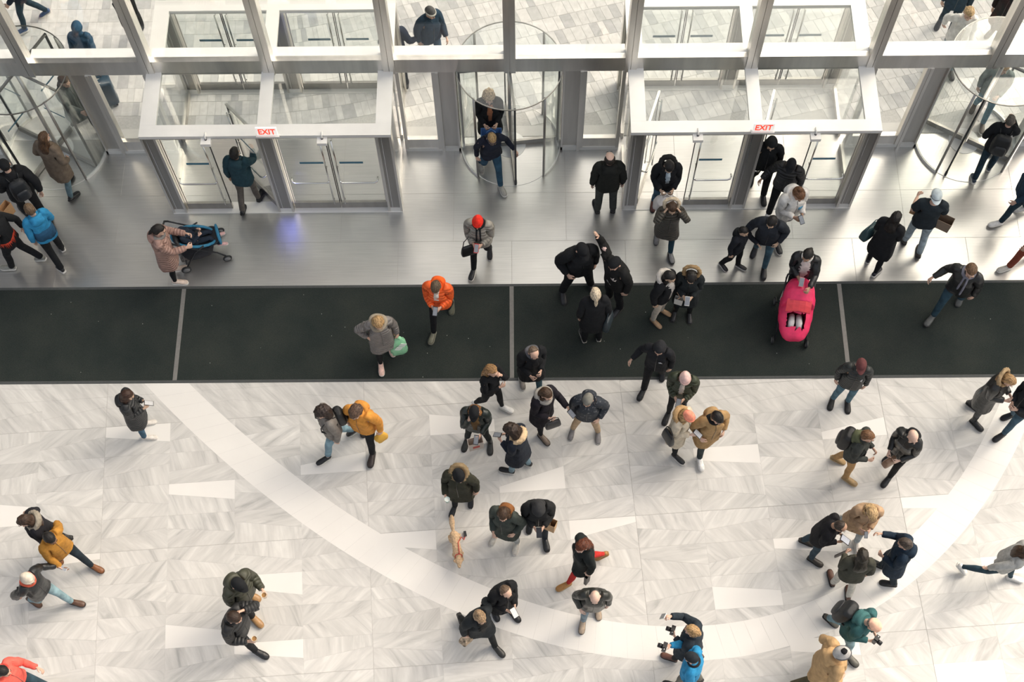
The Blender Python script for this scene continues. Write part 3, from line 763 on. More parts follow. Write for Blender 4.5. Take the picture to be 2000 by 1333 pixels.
def from_parts(mb, voxel=.011, tris=1500, fuzz=0, ns=70, smooth=1):
    V, F = remesh(mb, voxel, smooth, tris)
    if fuzz:
        c = V.mean(0); d = V-c; d /= np.linalg.norm(d, axis=1)[:, None]; V = V+d*(vnoise(V, ns)*fuzz)[:, None]
    return V, F
def addto(mb, part): mb.add(part[0], part[1]); return mb
HAIR = {}
HAIR['short'] = headcap(lambda S: hairline(S), .013, .004, 75), 'head'
HAIR['crop'] = headcap(lambda S: hairline(S, 1.70, 1.585), .005, .001, 90), 'head'
HAIR['tousled'] = headcap(lambda S: hairline(S, 1.685), .024, .011, 55), 'head'
HAIR['bald'] = headcap(lambda S: hairline(S, 1.60, 1.57)*sm(-S[:,2], -1.73, -1.705)*sm(S[:,1], -.02, .02), .010, .001, 90), 'head'
HAIR['receding'] = headcap(lambda S: hairline(S, 1.69)*np.maximum(sm(-S[:,2], -1.715, -1.69), sm(S[:,1], .02, .05))*sm(S[:,1], -.05, -.01), .009, .002, 90), 'head'
_b = lambda: addto(MB(), headcap(lambda S: hairline(S, 1.695, 1.50), .018, .004, 60))
HAIR['long'] = from_parts(_b().ell((0,.075,1.52), (.098,.048,.15), 16, 12).ell((.07,.045,1.54), (.034,.05,.12), 12, 8).ell((-.07,.045,1.54), (.034,.05,.12), 12, 8).ell((0,.11,1.40), (.10,.04,.17), 14, 10).ell((.06,.10,1.40),(.05,.04,.14),10,8).ell((-.06,.10,1.40),(.05,.04,.14),10,8), .011, 2200, .009, 90), 'hair'
HAIR['longfront'] = from_parts(_b().ell((0,.07,1.53), (.095,.045,.13), 16, 12).ell((.085,-.02,1.48), (.034,.05,.15), 12, 8).ell((-.085,-.02,1.48), (.034,.05,.15), 12, 8).ell((.075,-.07,1.40),(.03,.03,.1),10,8).ell((-.075,-.07,1.40),(.03,.03,.1),10,8), .011, 2000, .007, 80), 'hair'
HAIR['bob'] = from_parts(_b().ell((0,.06,1.57), (.105,.062,.11), 16, 12).ell((.08,.01,1.565), (.03,.06,.1), 12, 8).ell((-.08,.01,1.565), (.03,.06,.1), 12, 8), .011, 1600, .006, 70), 'hair'
HAIR['curly'] = from_parts(addto(MB(), headcap(lambda S: hairline(S, 1.685, 1.50), .042, .012, 48)).ell((0,.06,1.55), (.125,.085,.14), 16, 12), .012, 2200, .016, 95), 'hair'
HAIR['bun'] = from_parts(_b().ell((0,.10,1.752), (.046,.046,.042), 12, 8), .010, 1400, .003, 80), 'head'
HAIR['lowbun'] = from_parts(_b().ell((0,.125,1.645), (.045,.042,.045), 12, 8), .010, 1400, .004, 80), 'head'
HAIR['ponytail'] = from_parts(_b().ell((0,.122,1.66), (.03,.03,.03), 10, 8).ell((0,.135,1.56), (.032,.03,.12), 12, 8, rot_x(.12)), .010, 1500, .004, 80), 'hair'
HAT = {}
def _beanie(z0, top, th_, slouch=0.0):
    P, F = headcap(lambda S: sm(S[:,2]-(z0-.25*np.clip(S[:,1], -.1, .1)), -.004, .012), th_)
    P[:,2] += np.clip(P[:,2]-1.69, 0, 1)*top; P[:,1] += np.clip(P[:,2]-1.69, 0, 1)*slouch; return P, F
HAT['beanie'] = _beanie(1.665, .22, .014, .25), 'head'
HAT['skullcap'] = _beanie(1.668, .05, .012), 'head'
HAT['tall'] = _beanie(1.665, .45, .016, .2), 'head'
def _cuff(): 
    return mbp(MB().torus((0,.014,1.678), .086, .108, .012, 28, 8, rad(-14), 2.0))
CUFF = _cuff()
def _cap(back=False):
    V, F = _beanie(1.672, .08, .012)
    mb = MB(); n = 14; sgn = 1 if back else -1; top, bot = [], []
    inner = [(.082*math.cos(PI*i/n), .014+sgn*.09*math.sin(PI*i/n), 1.684+(.006 if not back else -.03)) for i in range(n+1)]
    outer = [(.088*math.cos(PI*i/n), .014+sgn*(.09+.085*math.sin(PI*i/n)**.7)*math.sin(PI*i/n) if 0 < i < n else .014, 1.674-.015*math.sin(PI*i/n)+(0 if not back else -.03)) for i in range(n+1)]
    for i in range(n):
        a, b, c_, d = inner[i], inner[i+1], outer[i+1], outer[i]
        mb.add([a,b,c_,d]+[(p[0],p[1],p[2]-.006) for p in (a,b,c_,d)], [(0,1,2,3),(7,6,5,4),(0,4,5,1),(2,6,7,3),(1,5,6,2),(3,7,4,0)])
    return (V, F), mbp(mb)
_c = _cap(); HAT['cap'] = _c[0], 'head'; BRIM = {'cap': _c[1]}
_c = _cap(True); HAT['capback'] = _c[0], 'head'; BRIM['capback'] = _c[1]
HAT['headband'] = mbp(MB().torus((0,.014,1.675), .084, .104, .006, 28, 8, rad(-10), 4.0)), 'head'
def _facehole(S): return 1-sm(-S[:,1], .030, .055)*sm(-S[:,2], -1.715, -1.69)
_hd = addto(MB(), headcap(_facehole, .030, .003, 40)).ell((0,.075,1.66), (.075,.065,.095), 14, 10).ell((0,.055,1.54), (.115,.075,.09), 16, 10)
HAT['hood'] = from_parts(_hd, .011, 1800), 'hair'
# collars, hoods and scarves lying on the shoulders
NECKW = {}
NECKW['hood_down'] = from_parts(MB().torus((0,.035,1.475), .10, .095, lambda a: .028+.022*max(0, math.sin(a)), 22, 10, rad(18), 1.1).ell((0,.135,1.43), (.125,.06,.10), 16, 10, rot_x(-.3)), .012, 1300)
NECKW['fur'] = from_parts(MB().torus((0,.045,1.50), .135, .120, lambda a: .038+.012*math.sin(a), 30, 10, rad(22)), .012, 1800, .014, 120)
NECKW['furhigh'] = from_parts(MB().torus((0,.06,1.60), .135, .115, lambda a: .036, 30, 10, rad(52)), .012, 1800, .014, 120)
NECKW['scarf'] = from_parts(MB().torus((0,.008,1.49), .092, .092, lambda a: .036+.008*math.sin(3*a), 24, 10, rad(8)), .011, 1000)
NECKW['bigscarf'] = from_parts(MB().torus((0,.0,1.485), .115, .115, lambda a: .05+.01*math.sin(3*a+1), 24, 10, rad(10)), .012, 1200)
NECKW['tails'] = from_parts(MB().torus((0,.008,1.49), .088, .09, .03, 24, 10, rad(8)).tube([(.035,-.09,1.47),(.045,-.135,1.38),(.05,-.155,1.2),(.05,-.16,1.02)], [.03,.034,.036,.034], 10, .5).tube([(-.02,-.10,1.47),(-.02,-.14,1.36),(-.025,-.16,1.16)], [.03,.034,.034], 10, .5), .011, 1400)
NECKW['collar'] = from_parts(MB().torus((0,.012,1.49), .088, .09, lambda a: .018, 24, 8, rad(10), 2.0), .010, 900)
TOP = {
 'jacket': build_top(.84, .030, [.07,.084,.080,.072,.064,.058,.050]),
 'puffer': build_top(.85, .042, [.075,.092,.090,.084,.077,.071,.056]),
 'coat': build_top(.58, .036, [.07,.086,.082,.074,.066,.062,.054], flare=.03, tris=3400),
 'longcoat': build_top(.47, .032, [.07,.084,.078,.070,.062,.058,.050], flare=.05, tris=3600, nip=.012),
 'slim': build_top(.88, .014, [.06,.070,.066,.058,.052,.048,.040], nip=.008),
 'tee': build_top(.86, .020, [.07,.082,.078,.074,.07,.07,.07], end=.20, collar=False),
}
ZIP = {}
for _k, (V_, F_) in TOP.items():
    z0 = V_[:,2].min()+.03; pts = []
    for z in np.linspace(z0, 1.45, 12):
        s = (abs(V_[:,0]) < .035) & (abs(V_[:,2]-z) < .035) & (V_[:,1] < 0)
        if s.any(): pts.append((0.0, V_[s][:,1].min()-.001, z))
    ZIP[_k] = mbp(MB().tube(pts, .006, 6))
LEGS = {
 'trousers': build_legs([.085,.097,.088,.070,.066,.064,.060,.060]),
 'jeans': build_legs([.083,.093,.082,.063,.060,.059,.052,.050]),
 'leggings': build_legs([.080,.090,.077,.057,.055,.057,.040,.040]),
 'cropped': build_legs([.083,.093,.082,.064,.062,.060,.056,.056], hem=.19),
}
def build_shoe(h=.085, r=1.0):
    up = MB(); rings = []
    for y, w, z0, z1 in ((.075,.026,.03,.09*h/.085),(.06,.036,.016,.098*h/.085),(.03,.039,.012,.105*h/.085),(-.02,.041,.012,.095*h/.085),(-.07,.046,.012,.072),(-.12,.048,.012,.058),(-.16,.042,.013,.048),(-.185,.024,.016,.036)):
        zc = (z0+z1)/2; rz = (z1-z0)/2
        rings.append([(.102+w*1.06*math.cos(2*PI*i/14), y*1.08, zc+rz*math.sin(2*PI*i/14)) for i in range(14)])
    up.loft(rings)
    pl = [(.102+(.026 if k in (0,) else w)*1.06*sx, y) for sx in (1,) for k, (y, w) in enumerate(((.080,.024),(.06,.038),(.02,.041),(-.05,.045),(-.11,.05),(-.155,.045),(-.18,.032),(-.192,.014)))]
    pl += [(2*.102-x, y) for x, y in pl[::-1]]
    so = MB().prism([(.102+(x-.102)*1.06, y*1.08) for x, y in pl], 0.0, .024)
    return mbp(up), mbp(so)
SHOE, SOLE = build_shoe(); BOOT = remesh(MB().add(*SHOE).tube([(.10,.028,.06),(.10,.024,.14),(.10,.02,.26)], [.046,.049,.056], 14), .010, 1, 700)
BODY = build_body()
# extra face parts
LIPF = [i for i, f in enumerate(BODY[1]) if abs(np.mean([BODY[0][k][0] for k in f])) < .024 and 1.551 < np.mean([BODY[0][k][2] for k in f]) < 1.573 and np.mean([BODY[0][k][1] for k in f]) < -.085]
EYE = mbp(MB().ell((0,0,0), (.013,.008,.009), 8, 6)); BROW = mbp(MB().tube([(.016,-.102,1.668),(.034,-.099,1.673),(.052,-.086,1.668)], [.003,.0045,.003], 6))
_rest_cache = {}
def wcache(key, V, kind):
    if key not in _rest_cache: _rest_cache[key] = weights(V, kind)
    return _rest_cache[key]
def rowcoord(V):
    """distance along the limb or up the torso: the sewn rows of a puffer jacket"""
    q = V[:,2].copy()
    for sg in (1, -1):
        P = V*np.array([sg,1,1])-J['shL']; t = P @ ARM; d = np.linalg.norm(P-np.outer(t, ARM), axis=1)
        m = (d < .12) & (t > .05) & (V[:,0]*sg > .2); q[m] = t[m]
    return q
def frame(d, pole):
    d = d/np.linalg.norm(d); e = pole-d*(d @ pole); n = np.linalg.norm(e)
    if n < 1e-5: e = np.array([.3,.8,.4]); e = e-d*(d @ e); n = np.linalg.norm(e)
    e = e/n; return np.array([d, e, np.cross(d, e)]).T
ARMP = {  # wrist target from the shoulder (outward, forward -, up), elbow direction, finger grip
 'hang': ((.07,-.03,-.515), (.5,.8,-.2), 15), 'swingF': ((.05,-.24,-.44), (.3,.9,-.3), 15), 'swingB': ((.08,.20,-.45), (.5,.8,.2), 15),
 'pocket': ((.03,-.13,-.41), (.6,.8,0), 20), 'phone': ((-.10,-.25,-.25), (.35,.5,-.7), 45), 'hold': ((-.06,-.25,-.33), (.4,.7,-.5), 50),
 'carry': ((.10,-.04,-.51), (.5,.8,-.2), 80), 'ear': ((-.09,-.16,.05), (.35,-.3,-1), 60), 'up': ((.06,-.10,.50), (1,.1,0), 0),
 'head': ((-.03,-.12,.17), (.6,-.4,-.7), 40), 'push': ((-.03,-.44,-.20), (.5,.3,-.8), 40), 'point': ((.03,-.38,-.22), (.4,.3,-.8), 20),
 'out': ((.24,-.12,-.40), (.2,.6,-.7), 25), 'photo': ((-.06,-.42,.02), (.6,.1,-.8), 60), 'back': ((-.10,.13,-.45), (.55,.6,.1), 20),
 'hip': ((.06,-.04,-.36), (1,.5,0), 40), 'cup': ((.0,-.28,-.25), (.35,.6,-.7), 55), 'cross': ((-.18,-.20,-.26), (.8,.4,-.4), 30)}
def solve_pose(arms, walk, lean, hp, hy, twist, legs, spread):
    Rl = rot_x(rad(lean)); B = {}
    def setb(name, R, rest, pos): B[name] = (R, rest, pos)
    Rp = rot_x(rad(lean*.35)); setb('pelvis', Rp, J['pelvis'], J['pelvis'].copy())
    def child(par, name, R, jn):
        Rpar, r0, p0 = B[par]; pos = p0+Rpar @ (J[jn]-r0); setb(name, R, J[jn], pos)
    Rs = rot_x(rad(lean*.7)) @ rot_z(rad(twist*.5)); child('pelvis', 'spine', Rs, 'spine')
    Rc = rot_x(rad(lean)) @ rot_z(rad(twist)); child('spine', 'chest', Rc, 'chest')
    Rn = Rc @ rot_z(rad(hy*.4)) @ rot_x(rad(hp*.4-lean*.2)); child('chest', 'neck', Rn, 'neck')
    Rh = Rc @ rot_z(rad(hy)) @ rot_x(rad(hp-lean*.4)); child('neck', 'head', Rh, 'head')
    for s, sg, kind in (('L', 1, arms[0]), ('R', -1, arms[1])):
        M = np.array([sg,1,1.])
        if isinstance(kind, str): off, pole, grip = ARMP[kind]
        else: off, pole, grip = kind
        Rc_, r0, p0 = B['chest']; S = p0+Rc_ @ (J['sh'+s]-r0)
        # drop the shoulder for hanging arms, raise it for lifted ones
        T = S+Rc_ @ (np.array(off)*M); pole = Rc_ @ (np.array(pole)*M)
        d = T-S; L = np.linalg.norm(d); L2 = min(L, (LU+LF)*.999); d = d/L; T = S+d*L2
        a = (LU*LU-LF*LF+L2*L2)/(2*L2); h = math.sqrt(max(LU*LU-a*a, 0))
        pp = pole-d*(d @ pole); pp /= np.linalg.norm(pp); E_ = S+d*a+pp*h
        a0 = ARM*M
        # keep the rotation proper on both sides
        Ru = frame(E_-S, pp) @ frame(a0, np.array([0,1.,0])).T; Rf = frame(T-E_, pp) @ frame(a0, np.array([0,1.,0])).T
        setb('ua'+s, Ru, J['sh'+s], S); setb('fa'+s, Rf, J['el'+s], E_); setb('ha'+s, Rf, J['wr'+s], T)
        ax = PW*1.0; g = rad(grip)*sg; K = np.array([[0,-ax[2],ax[1]],[ax[2],0,-ax[0]],[-ax[1],ax[0],0]])
        Rg = np.eye(3)+math.sin(-g)*K+(1-math.cos(g))*(K @ K)
        child('ha'+s, 'fg'+s, Rf @ Rg, 'fi'+s)
    w = abs(walk)
    for s, sg in (('L', 1), ('R', -1)):
        if legs == 'sit': fl, kn, p, ab = 88, 62, 0, 6
        elif walk == 0: fl, kn, p, ab = 1.5, 3, 0, 2+spread
        elif (walk > 0) == (sg > 0): fl, kn, p, ab = 25*w, 7*w, -6*w, 1
        else: fl, kn, p, ab = -17*w, 26*w, 34*w, 1
        R = rot_x(rad(lean*.1)) @ rot_y(-rad(ab)*sg) @ rot_x(-rad(fl)); child('pelvis', 'th'+s, R, 'hip'+s)
        R2 = R @ rot_x(rad(kn)); child('th'+s, 'sh'+s+'_', R2, 'kn'+s)
        R3 = rot_z(rad(8)*sg) @ rot_x(rad(p)); child('sh'+s+'_', 'ft'+s, R3, 'an'+s)
    return B
def skin(V, W, B):
    out = np.zeros_like(V)
    for i, b in enumerate(BONES):
        wi = W[:, i]
        if wi.max() < 1e-6: continue
        R, r0, p0 = B[b]; out += wi[:, None]*((V-r0) @ R.T+p0)
    return out
def np_mesh(name, V, F, rest=None, row=None, smooth=True):
    me = bpy.data.meshes.new(name)
    lens = np.array([len(f) for f in F], dtype=np.int32); idx = np.concatenate([np.array(f, dtype=np.int32) for f in F])
    me.vertices.add(len(V)); me.vertices.foreach_set('co', np.ascontiguousarray(V, dtype=np.float32).ravel())
    me.loops.add(len(idx)); me.loops.foreach_set('vertex_index', idx)
    me.polygons.add(len(F)); me.polygons.foreach_set('loop_start', np.concatenate([[0], np.cumsum(lens)[:-1]]).astype(np.int32))
    me.polygons.foreach_set('use_smooth', np.full(len(F), smooth)); me.update(calc_edges=True)
    if rest is not None:
        a = me.attributes.new('rest', 'FLOAT_VECTOR', 'POINT'); a.data.foreach_set('vector', np.ascontiguousarray(rest, dtype=np.float32).ravel())
    if row is not None:
        a = me.attributes.new('row', 'FLOAT', 'POINT'); a.data.foreach_set('value', np.ascontiguousarray(row, dtype=np.float32))
    return me
class Ctx: pass
SK = dict(light=(.62,.40,.30), pale=(.70,.48,.38), tan=(.45,.27,.18), brown=(.22,.12,.075), asian=(.60,.41,.29))
DK = (.012,.013,.016); NAVY = (.012,.02,.04)
def person(px, py, face, label, top=('jacket', DK, 'cloth'), legs=('trousers', DK, 'cloth'), shoes=(DK, None), hair=('short', (.03,.02,.015)),
           skin_='light', hat=None, arms=('hang','hang'), walk=0.0, lean=4, hp=15, hy=0, twist=0, h=1.0, w=0.94, neckw=(), panel=None, band=None,
           boots=False, pose_legs='stand', spread=0, trim=None, zoff=0.0, xy=None, beard=None, patches=(), belt=None):
    B = solve_pose(arms, walk, lean, hp, hy, twist, pose_legs, spread)
    sc = np.array([h*w, h*w, h])
    hs = np.array([h*(1+(w-1)*.2)]*2+[h])
    lift = 0.0
    sv = []
    for s, sg in (('L',1),('R',-1)):
        V = SOLE[0]*np.array([sg,1,1]); W = np.zeros((len(V), len(BONES))); W[:, BI['ft'+s]] = 1; sv.append(skin(V, W, B)[:,2].min())
    lift = -min(sv) if pose_legs != 'sit' else -.42
    def fin(P): P = P.copy(); P[:,2] += lift; return P*sc
    hc = fin((B['head'][2]+B['head'][0] @ np.array([0,-.01,.11]))[None])[0]
    ang = rad(face)+PI/2; R = rot_z(ang)
    if xy is None:
        p = at(px, py, hc[2]+zoff); o2 = p[:2]-(R @ hc)[:2]
    else: o2 = np.array(xy)
    root = empty('person', (o2[0], o2[1], zoff), ang); tag(root, label, 'person')
    def put(name, VF, kind, mat, key, parent=root, smooth=True):
        V, F = VF; W = wcache(key, V, kind)
        return link(name, np_mesh(name, fin(skin(V, W, B)), F, V, rowcoord(V) if kind in ('body','coat') else None, smooth), mat, parent)
    body = put('body', BODY, 'body', skinmat(SK[skin_]), 'body')
    lips = noisy('lips', tuple(c*k for c, k in zip(SK[skin_], (.85,.55,.55))), .5, 0, .05, 30); body.data.materials.append(lips)
    mi = np.zeros(len(BODY[1]), dtype=np.int32); mi[LIPF] = 1; body.data.polygons.foreach_set('material_index', mi)
    Rh, r0, p0 = B['head']
    for sg in (1, -1):
        V = EYE[0]+np.array([sg*.032,-.078,1.640]); W = np.zeros((len(V), len(BONES))); W[:,4] = 1
        link('eye', np_mesh('eye', fin(skin(V, W, B)), EYE[1], V), noisy('eye', (.05,.035,.03), .2, 0, .3, 200), root)
        V = BROW[0]*np.array([sg,1,1]); 
        link('eyebrow', np_mesh('eyebrow', fin(skin(V, W := np.eye(len(BONES))[[4]*len(V)], B)), BROW[1] if sg > 0 else [f[::-1] for f in BROW[1]], V), hairmat(tuple(c*.7 for c in (hair[1] if hair else DK))), root)
    if top:
        long = top[0] in ('coat', 'longcoat')
        tob = put('jacket' if top[0] not in ('coat','longcoat','tee') else {'coat':'coat','longcoat':'coat','tee':'shirt'}[top[0]], TOP[top[0]], 'coat' if long else 'body', fabric(top[1], top[2]), 'top_'+top[0])
        V, F = TOP[top[0]]; cen = np.array([V[list(f)].mean(0) for f in F])
        W = wcache('top_'+top[0], V, 'coat' if long else 'body')
        def patch(name, sel, mat, off=.006, parent=root):
            ids = [i for i in np.nonzero(sel)[0]]
            if not ids: return
            used = sorted(set(k for i in ids for k in F[i])); mp_ = {k: n for n, k in enumerate(used)}
            P = fin(skin(V, W, B)); nrm = np.zeros_like(P)
            for f in F:
                a, b, c_ = P[f[0]], P[f[1]], P[f[2]]; nn = np.cross(b-a, c_-a)
                for k in f: nrm[k] += nn
            nrm /= np.linalg.norm(nrm, axis=1)[:, None]+1e-9
            Q = (P+nrm*off)[used]; Fi = [tuple(mp_[k] for k in F[i]) for i in ids]
            # close the patch against the garment so that it has thickness
            n = len(Q); Q2 = np.vstack([Q, P[used]-nrm[used]*.004]); ed = {}
            for f in Fi:
                for a, b in zip(f, f[1:]+f[:1]): ed[(a,b)] = 1
            rim = [(b, a, a+n, b+n) for (a, b) in ed if (b, a) not in ed]
            return link(name, np_mesh(name, Q2, Fi+rim, np.vstack([V[used], V[used]])), mat, parent)
        x, y, z = cen.T
        if not panel and top[0] not in ('tee','slim'):
            put('zip', ZIP[top[0]], 'coat' if long else 'body', noisy('zip', tuple(min(1, c*.45+.012) for c in top[1]), .4, 0, .1, 40), 'zip_'+top[0])
        if panel:      # open front showing what is worn beneath: colour, width, lowest height
            col, wd, zlow = panel[:3]
            patch('shirt', (y < 0) & (abs(x) < wd*np.clip((z-zlow)/.25, .25, 1)) & (z > zlow) & (z < 1.47), fabric(col, panel[3] if len(panel) > 3 else 'cloth'))
        if band:       # coloured block of the jacket: colour, from, to (row coordinate on torso)
            patch('colour_block', (z > band[1]) & (z < band[2]) & (abs(x) < .24), fabric(band[0], top[2]), .004)
        for (nm, col, cx_, cz, rx_, rz_, side) in patches:   # badges, prints
            c3 = np.array([cx_, cz]); sel = (((x-cx_)/rx_)**2+((z-cz)/rz_)**2 < 1) & ((y < 0) if side == 'front' else (y > 0) if side == 'back' else (y < 9))
            patch(nm, sel, noisy('badge', col, .6, 0, .05, 40), .007)
    if legs:
        put('trousers', LEGS[legs[0]], 'body', fabric(legs[1], legs[2]), 'legs_'+legs[0])
    for s, sg in (('L',1),('R',-1)):
        kind = 'shoe' if not boots else 'boot'
        V0, F0 = SHOE if not boots else BOOT
        V = V0*np.array([sg,1,1]); F = F0 if sg > 0 else [f[::-1] for f in F0]
        W = np.zeros((len(V), len(BONES)))
        if boots:
            k = sm(V[:,2], .06, .11); W[:, BI['sh'+s+'_']] = k; W[:, BI['ft'+s]] = 1-k
        else: W[:, BI['ft'+s]] = 1
        so = link(kind, np_mesh(kind, fin(skin(V, W, B)), F, V), fabric(shoes[0], 'leather'), root)
        V = SOLE[0]*np.array([sg,1,1]); W = np.zeros((len(V), len(BONES))); W[:, BI['ft'+s]] = 1
        link('sole', np_mesh('sole', fin(skin(V, W, B)), SOLE[1] if sg > 0 else [f[::-1] for f in SOLE[1]], V, None, False), noisy('shoe_sole', shoes[1] or (.03,.03,.03), .7, 0, .1, 30), so)
    if hair and hat != 'hood' and not (hat and hat[0] == 'hood'):
        (VF, kd) = HAIR[hair[0]]
        if hat and hair[0] in ('short','tousled'): VF, kd = HAIR['crop']
        if hat and hair[0] in ('long','bob','longfront','curly','ponytail'):
            VF = (VF[0].copy(), VF[1]); top_ = VF[0][:,2] > 1.66; VF[0][top_] = (VF[0][top_]-np.array([0,.014,1.652]))*.90+np.array([0,.014,1.652])
            put('hair', VF, kd, hairmat(hair[1]), 'hairhat_'+hair[0])
        else: put('hair', VF, kd, hairmat(hair[1]), 'hair_'+hair[0]+str(bool(hat)))
    if beard:
        put('beard', headcap(lambda S: sm(-S[:,2], -1.60, -1.585)*sm(-S[:,1], -.01, .02), -.004, .002, 90), 'head', hairmat(beard), 'beard')
        V = MB().ell((0,-.042,1.535), (.052,.05,.045), 14, 8); put('beard_tip', mbp(V), 'head', hairmat(beard), 'beardtip')
    if hat:
        (VF, kd) = HAT[hat[0]]; ho = put('hat' if hat[0] != 'hood' else 'hood', VF, kd, fabric(hat[1], hat[2] if len(hat) > 2 else 'knit'), 'hat_'+hat[0])
        if hat[0] in ('beanie','tall'): put('cuff', CUFF, 'head', fabric(hat[3] if len(hat) > 3 else tuple(c*.85 for c in hat[1]), 'knit'), 'cuff', ho)
        if hat[0] in BRIM: put('brim', BRIM[hat[0]], 'head', fabric(hat[1], 'cloth'), 'brim_'+hat[0], ho, False)
        if hat[0] == 'tall': put('pompom', from_parts(MB().ell((0,.04,1.80), (.042,.042,.036), 12, 10), .009, 600, .006, 140), 'head', fabric(hat[4] if len(hat) > 4 else hat[1], 'knit'), 'pom', ho)
    for nk in neckw:
        put({'hood_down':'hood','fur':'fur_trim','furhigh':'fur_trim','tails':'scarf','bigscarf':'scarf'}.get(nk[0], nk[0]), NECKW[nk[0]], 'collar', fabric(nk[1], nk[2] if len(nk) > 2 else ('knit' if 'fur' not in nk[0] else 'cloth')), 'neck_'+nk[0])
    c = Ctx(); c.root = root; c.B = B; c.R = R; c.o = np.array([o2[0], o2[1], zoff]); c.sc = sc; c.face = face; c.ang = ang
    def wpt(P): P = np.array(P, float); return c.o+R @ ((P+np.array([0,0,lift]))*sc)
    c.wpt = wpt
    def bpt(bone, rest): Rb, rr, pp = B[bone]; return wpt(pp+Rb @ (np.array(rest)-rr))
    c.bpt = bpt
    c.hand = {s: bpt('ha'+s, J['wr'+s]+(ARM*.10+PN*.03)*np.array([1 if s == 'L' else -1,1,1])) for s in 'LR'}
    c.chestR = R @ B['chest'][0]
    return c

# ---- things people carry
PAPER = noisy('kraft_paper', (.50,.30,.15), .8, 0, .1, 15)
def phone(pos, heading, label, tilt=35, col=DK, screen=(.26,.28,.31), size=1.0, roll=0):
    e = empty('phone', tuple(pos), rad(heading)+PI/2); tag(e, label, 'phone')
    T = rot_x(rad(tilt)) @ rot_y(rad(roll))
    MB().obox((0,0,0), (.078*size,.155*size,.010), T).build('case', noisy('phone_case', col, .35, 0, .1, 40), e)
    MB().obox(T @ np.array([0,0,.0058]), (.068*size,.135*size,.002), T).build('screen', noisy('phone_screen', screen, .15, 0, .06, 30), e)
    return e
def hands_phone(c, label, **k):
    f = c.R @ np.array([0,-1,0]); p = (c.hand['L']+c.hand['R'])/2+f*.03+np.array([0,0,.035]); return phone(p, c.face, label, **k)
def one_phone(c, s, label, **k):
    f = c.R @ np.array([0,-1,0]); p = c.hand[s]+f*.035+np.array([0,0,.03]); return phone(p, c.face, label, **k)
def open_bag(name, pos, heading, size, mat, label, cat='bag', handles=True, hmat=None, logo=None, tilt=0):
    """upright carrier with an open mouth, hanging by its handles from pos"""
    wd, dp, ht = size; e = empty(name, (pos[0], pos[1], pos[2]), rad(heading)); tag(e, label, cat)
    T = rot_y(rad(tilt)); t = .004; top = -.10 if handles else 0.0; z0, z1 = top-ht, top
    def pc(mb): mb.v = [tuple(T @ np.array(p)) for p in mb.v]; return mb
    b = MB(); k = .93
    out0 = [(-wd/2*k,-dp/2*k),(wd/2*k,-dp/2*k),(wd/2*k,dp/2*k),(-wd/2*k,dp/2*k)]; out1 = [(-wd/2,-dp/2),(wd/2,-dp/2),(wd/2,dp/2),(-wd/2,dp/2)]
    V = [(x,y,z0) for x,y in out0]+[(x,y,z1) for x,y in out1]+[(x*.97,y*.95,z1) for x,y in out1]+[(x*.97,y*.95,z0+.006) for x,y in out0]
    F = [(3,2,1,0)]+[(i,(i+1)%4,4+(i+1)%4,4+i) for i in range(4)]+[(4+i,4+(i+1)%4,8+(i+1)%4,8+i) for i in range(4)]+[(8+i,8+(i+1)%4,12+(i+1)%4,12+i) for i in range(4)]+[(12,13,14,15)]
    pc(b.add(V, F)).build('bag_body', mat, e)
    if handles:
        for s in (-1, 1):
            pc(MB().tube([(-wd*.22,s*dp*.48,z1-.02),(-wd*.2,s*dp*.3,-.03),(0,s*dp*.08,0.0),(wd*.2,s*dp*.3,-.03),(wd*.22,s*dp*.48,z1-.02)], .005, 6)).build('handle', hmat or mat, e, True)
    if logo: 
        pc(MB().obox((0,-dp/2*.975,(z0+z1)/2), (wd*.45,.004,ht*.3), np.eye(3))).build('print', noisy('bag_print', logo, .6, 0, .05, 30), e)
    return e
def soft_bag(name, pos, heading, size, mat, label, cat='bag', handle=True, hmat=None, lump=.02, spots=None):
    wd, dp, ht = size; e = empty(name, tuple(pos), rad(heading)); tag(e, label, cat)
    mb = MB(); rings = []
    for q, k in ((0,.25),(.08,.55),(.25,.85),(.5,1.0),(.75,1.02),(.92,.9),(1.0,.6)):
        rings.append(ering((0,0,-.06-q*ht), wd/2*k, dp/2*k, 16, 2.6))
    V, F = remesh(mb.loft(rings), .014, 1, 900); V = V+vnoise(V, 30)[:, None]*lump*np.array([1,1,.3])
    link('bag_body', np_mesh('bag_body', V, F), mat, e)
    if handle:
        for s in (-1, 1): MB().tube([(-wd*.16,s*.015,-.10),(-wd*.08,s*.02,-.02),(0,s*.01,.01),(wd*.08,s*.02,-.02),(wd*.16,s*.015,-.10)], [.012,.010,.009,.010,.012], 6).build('handle', hmat or mat, e, True)
    if spots:
        for (x, z) in ((.0,-.5),(.25,-.3)): MB().obox((x*wd, -dp/2*1.02, z*ht), (wd*.35,.006,ht*.2), rot_y(.5)).build('print', noisy('bag_print', spots, .6, 0, .05, 30), e)
    return e
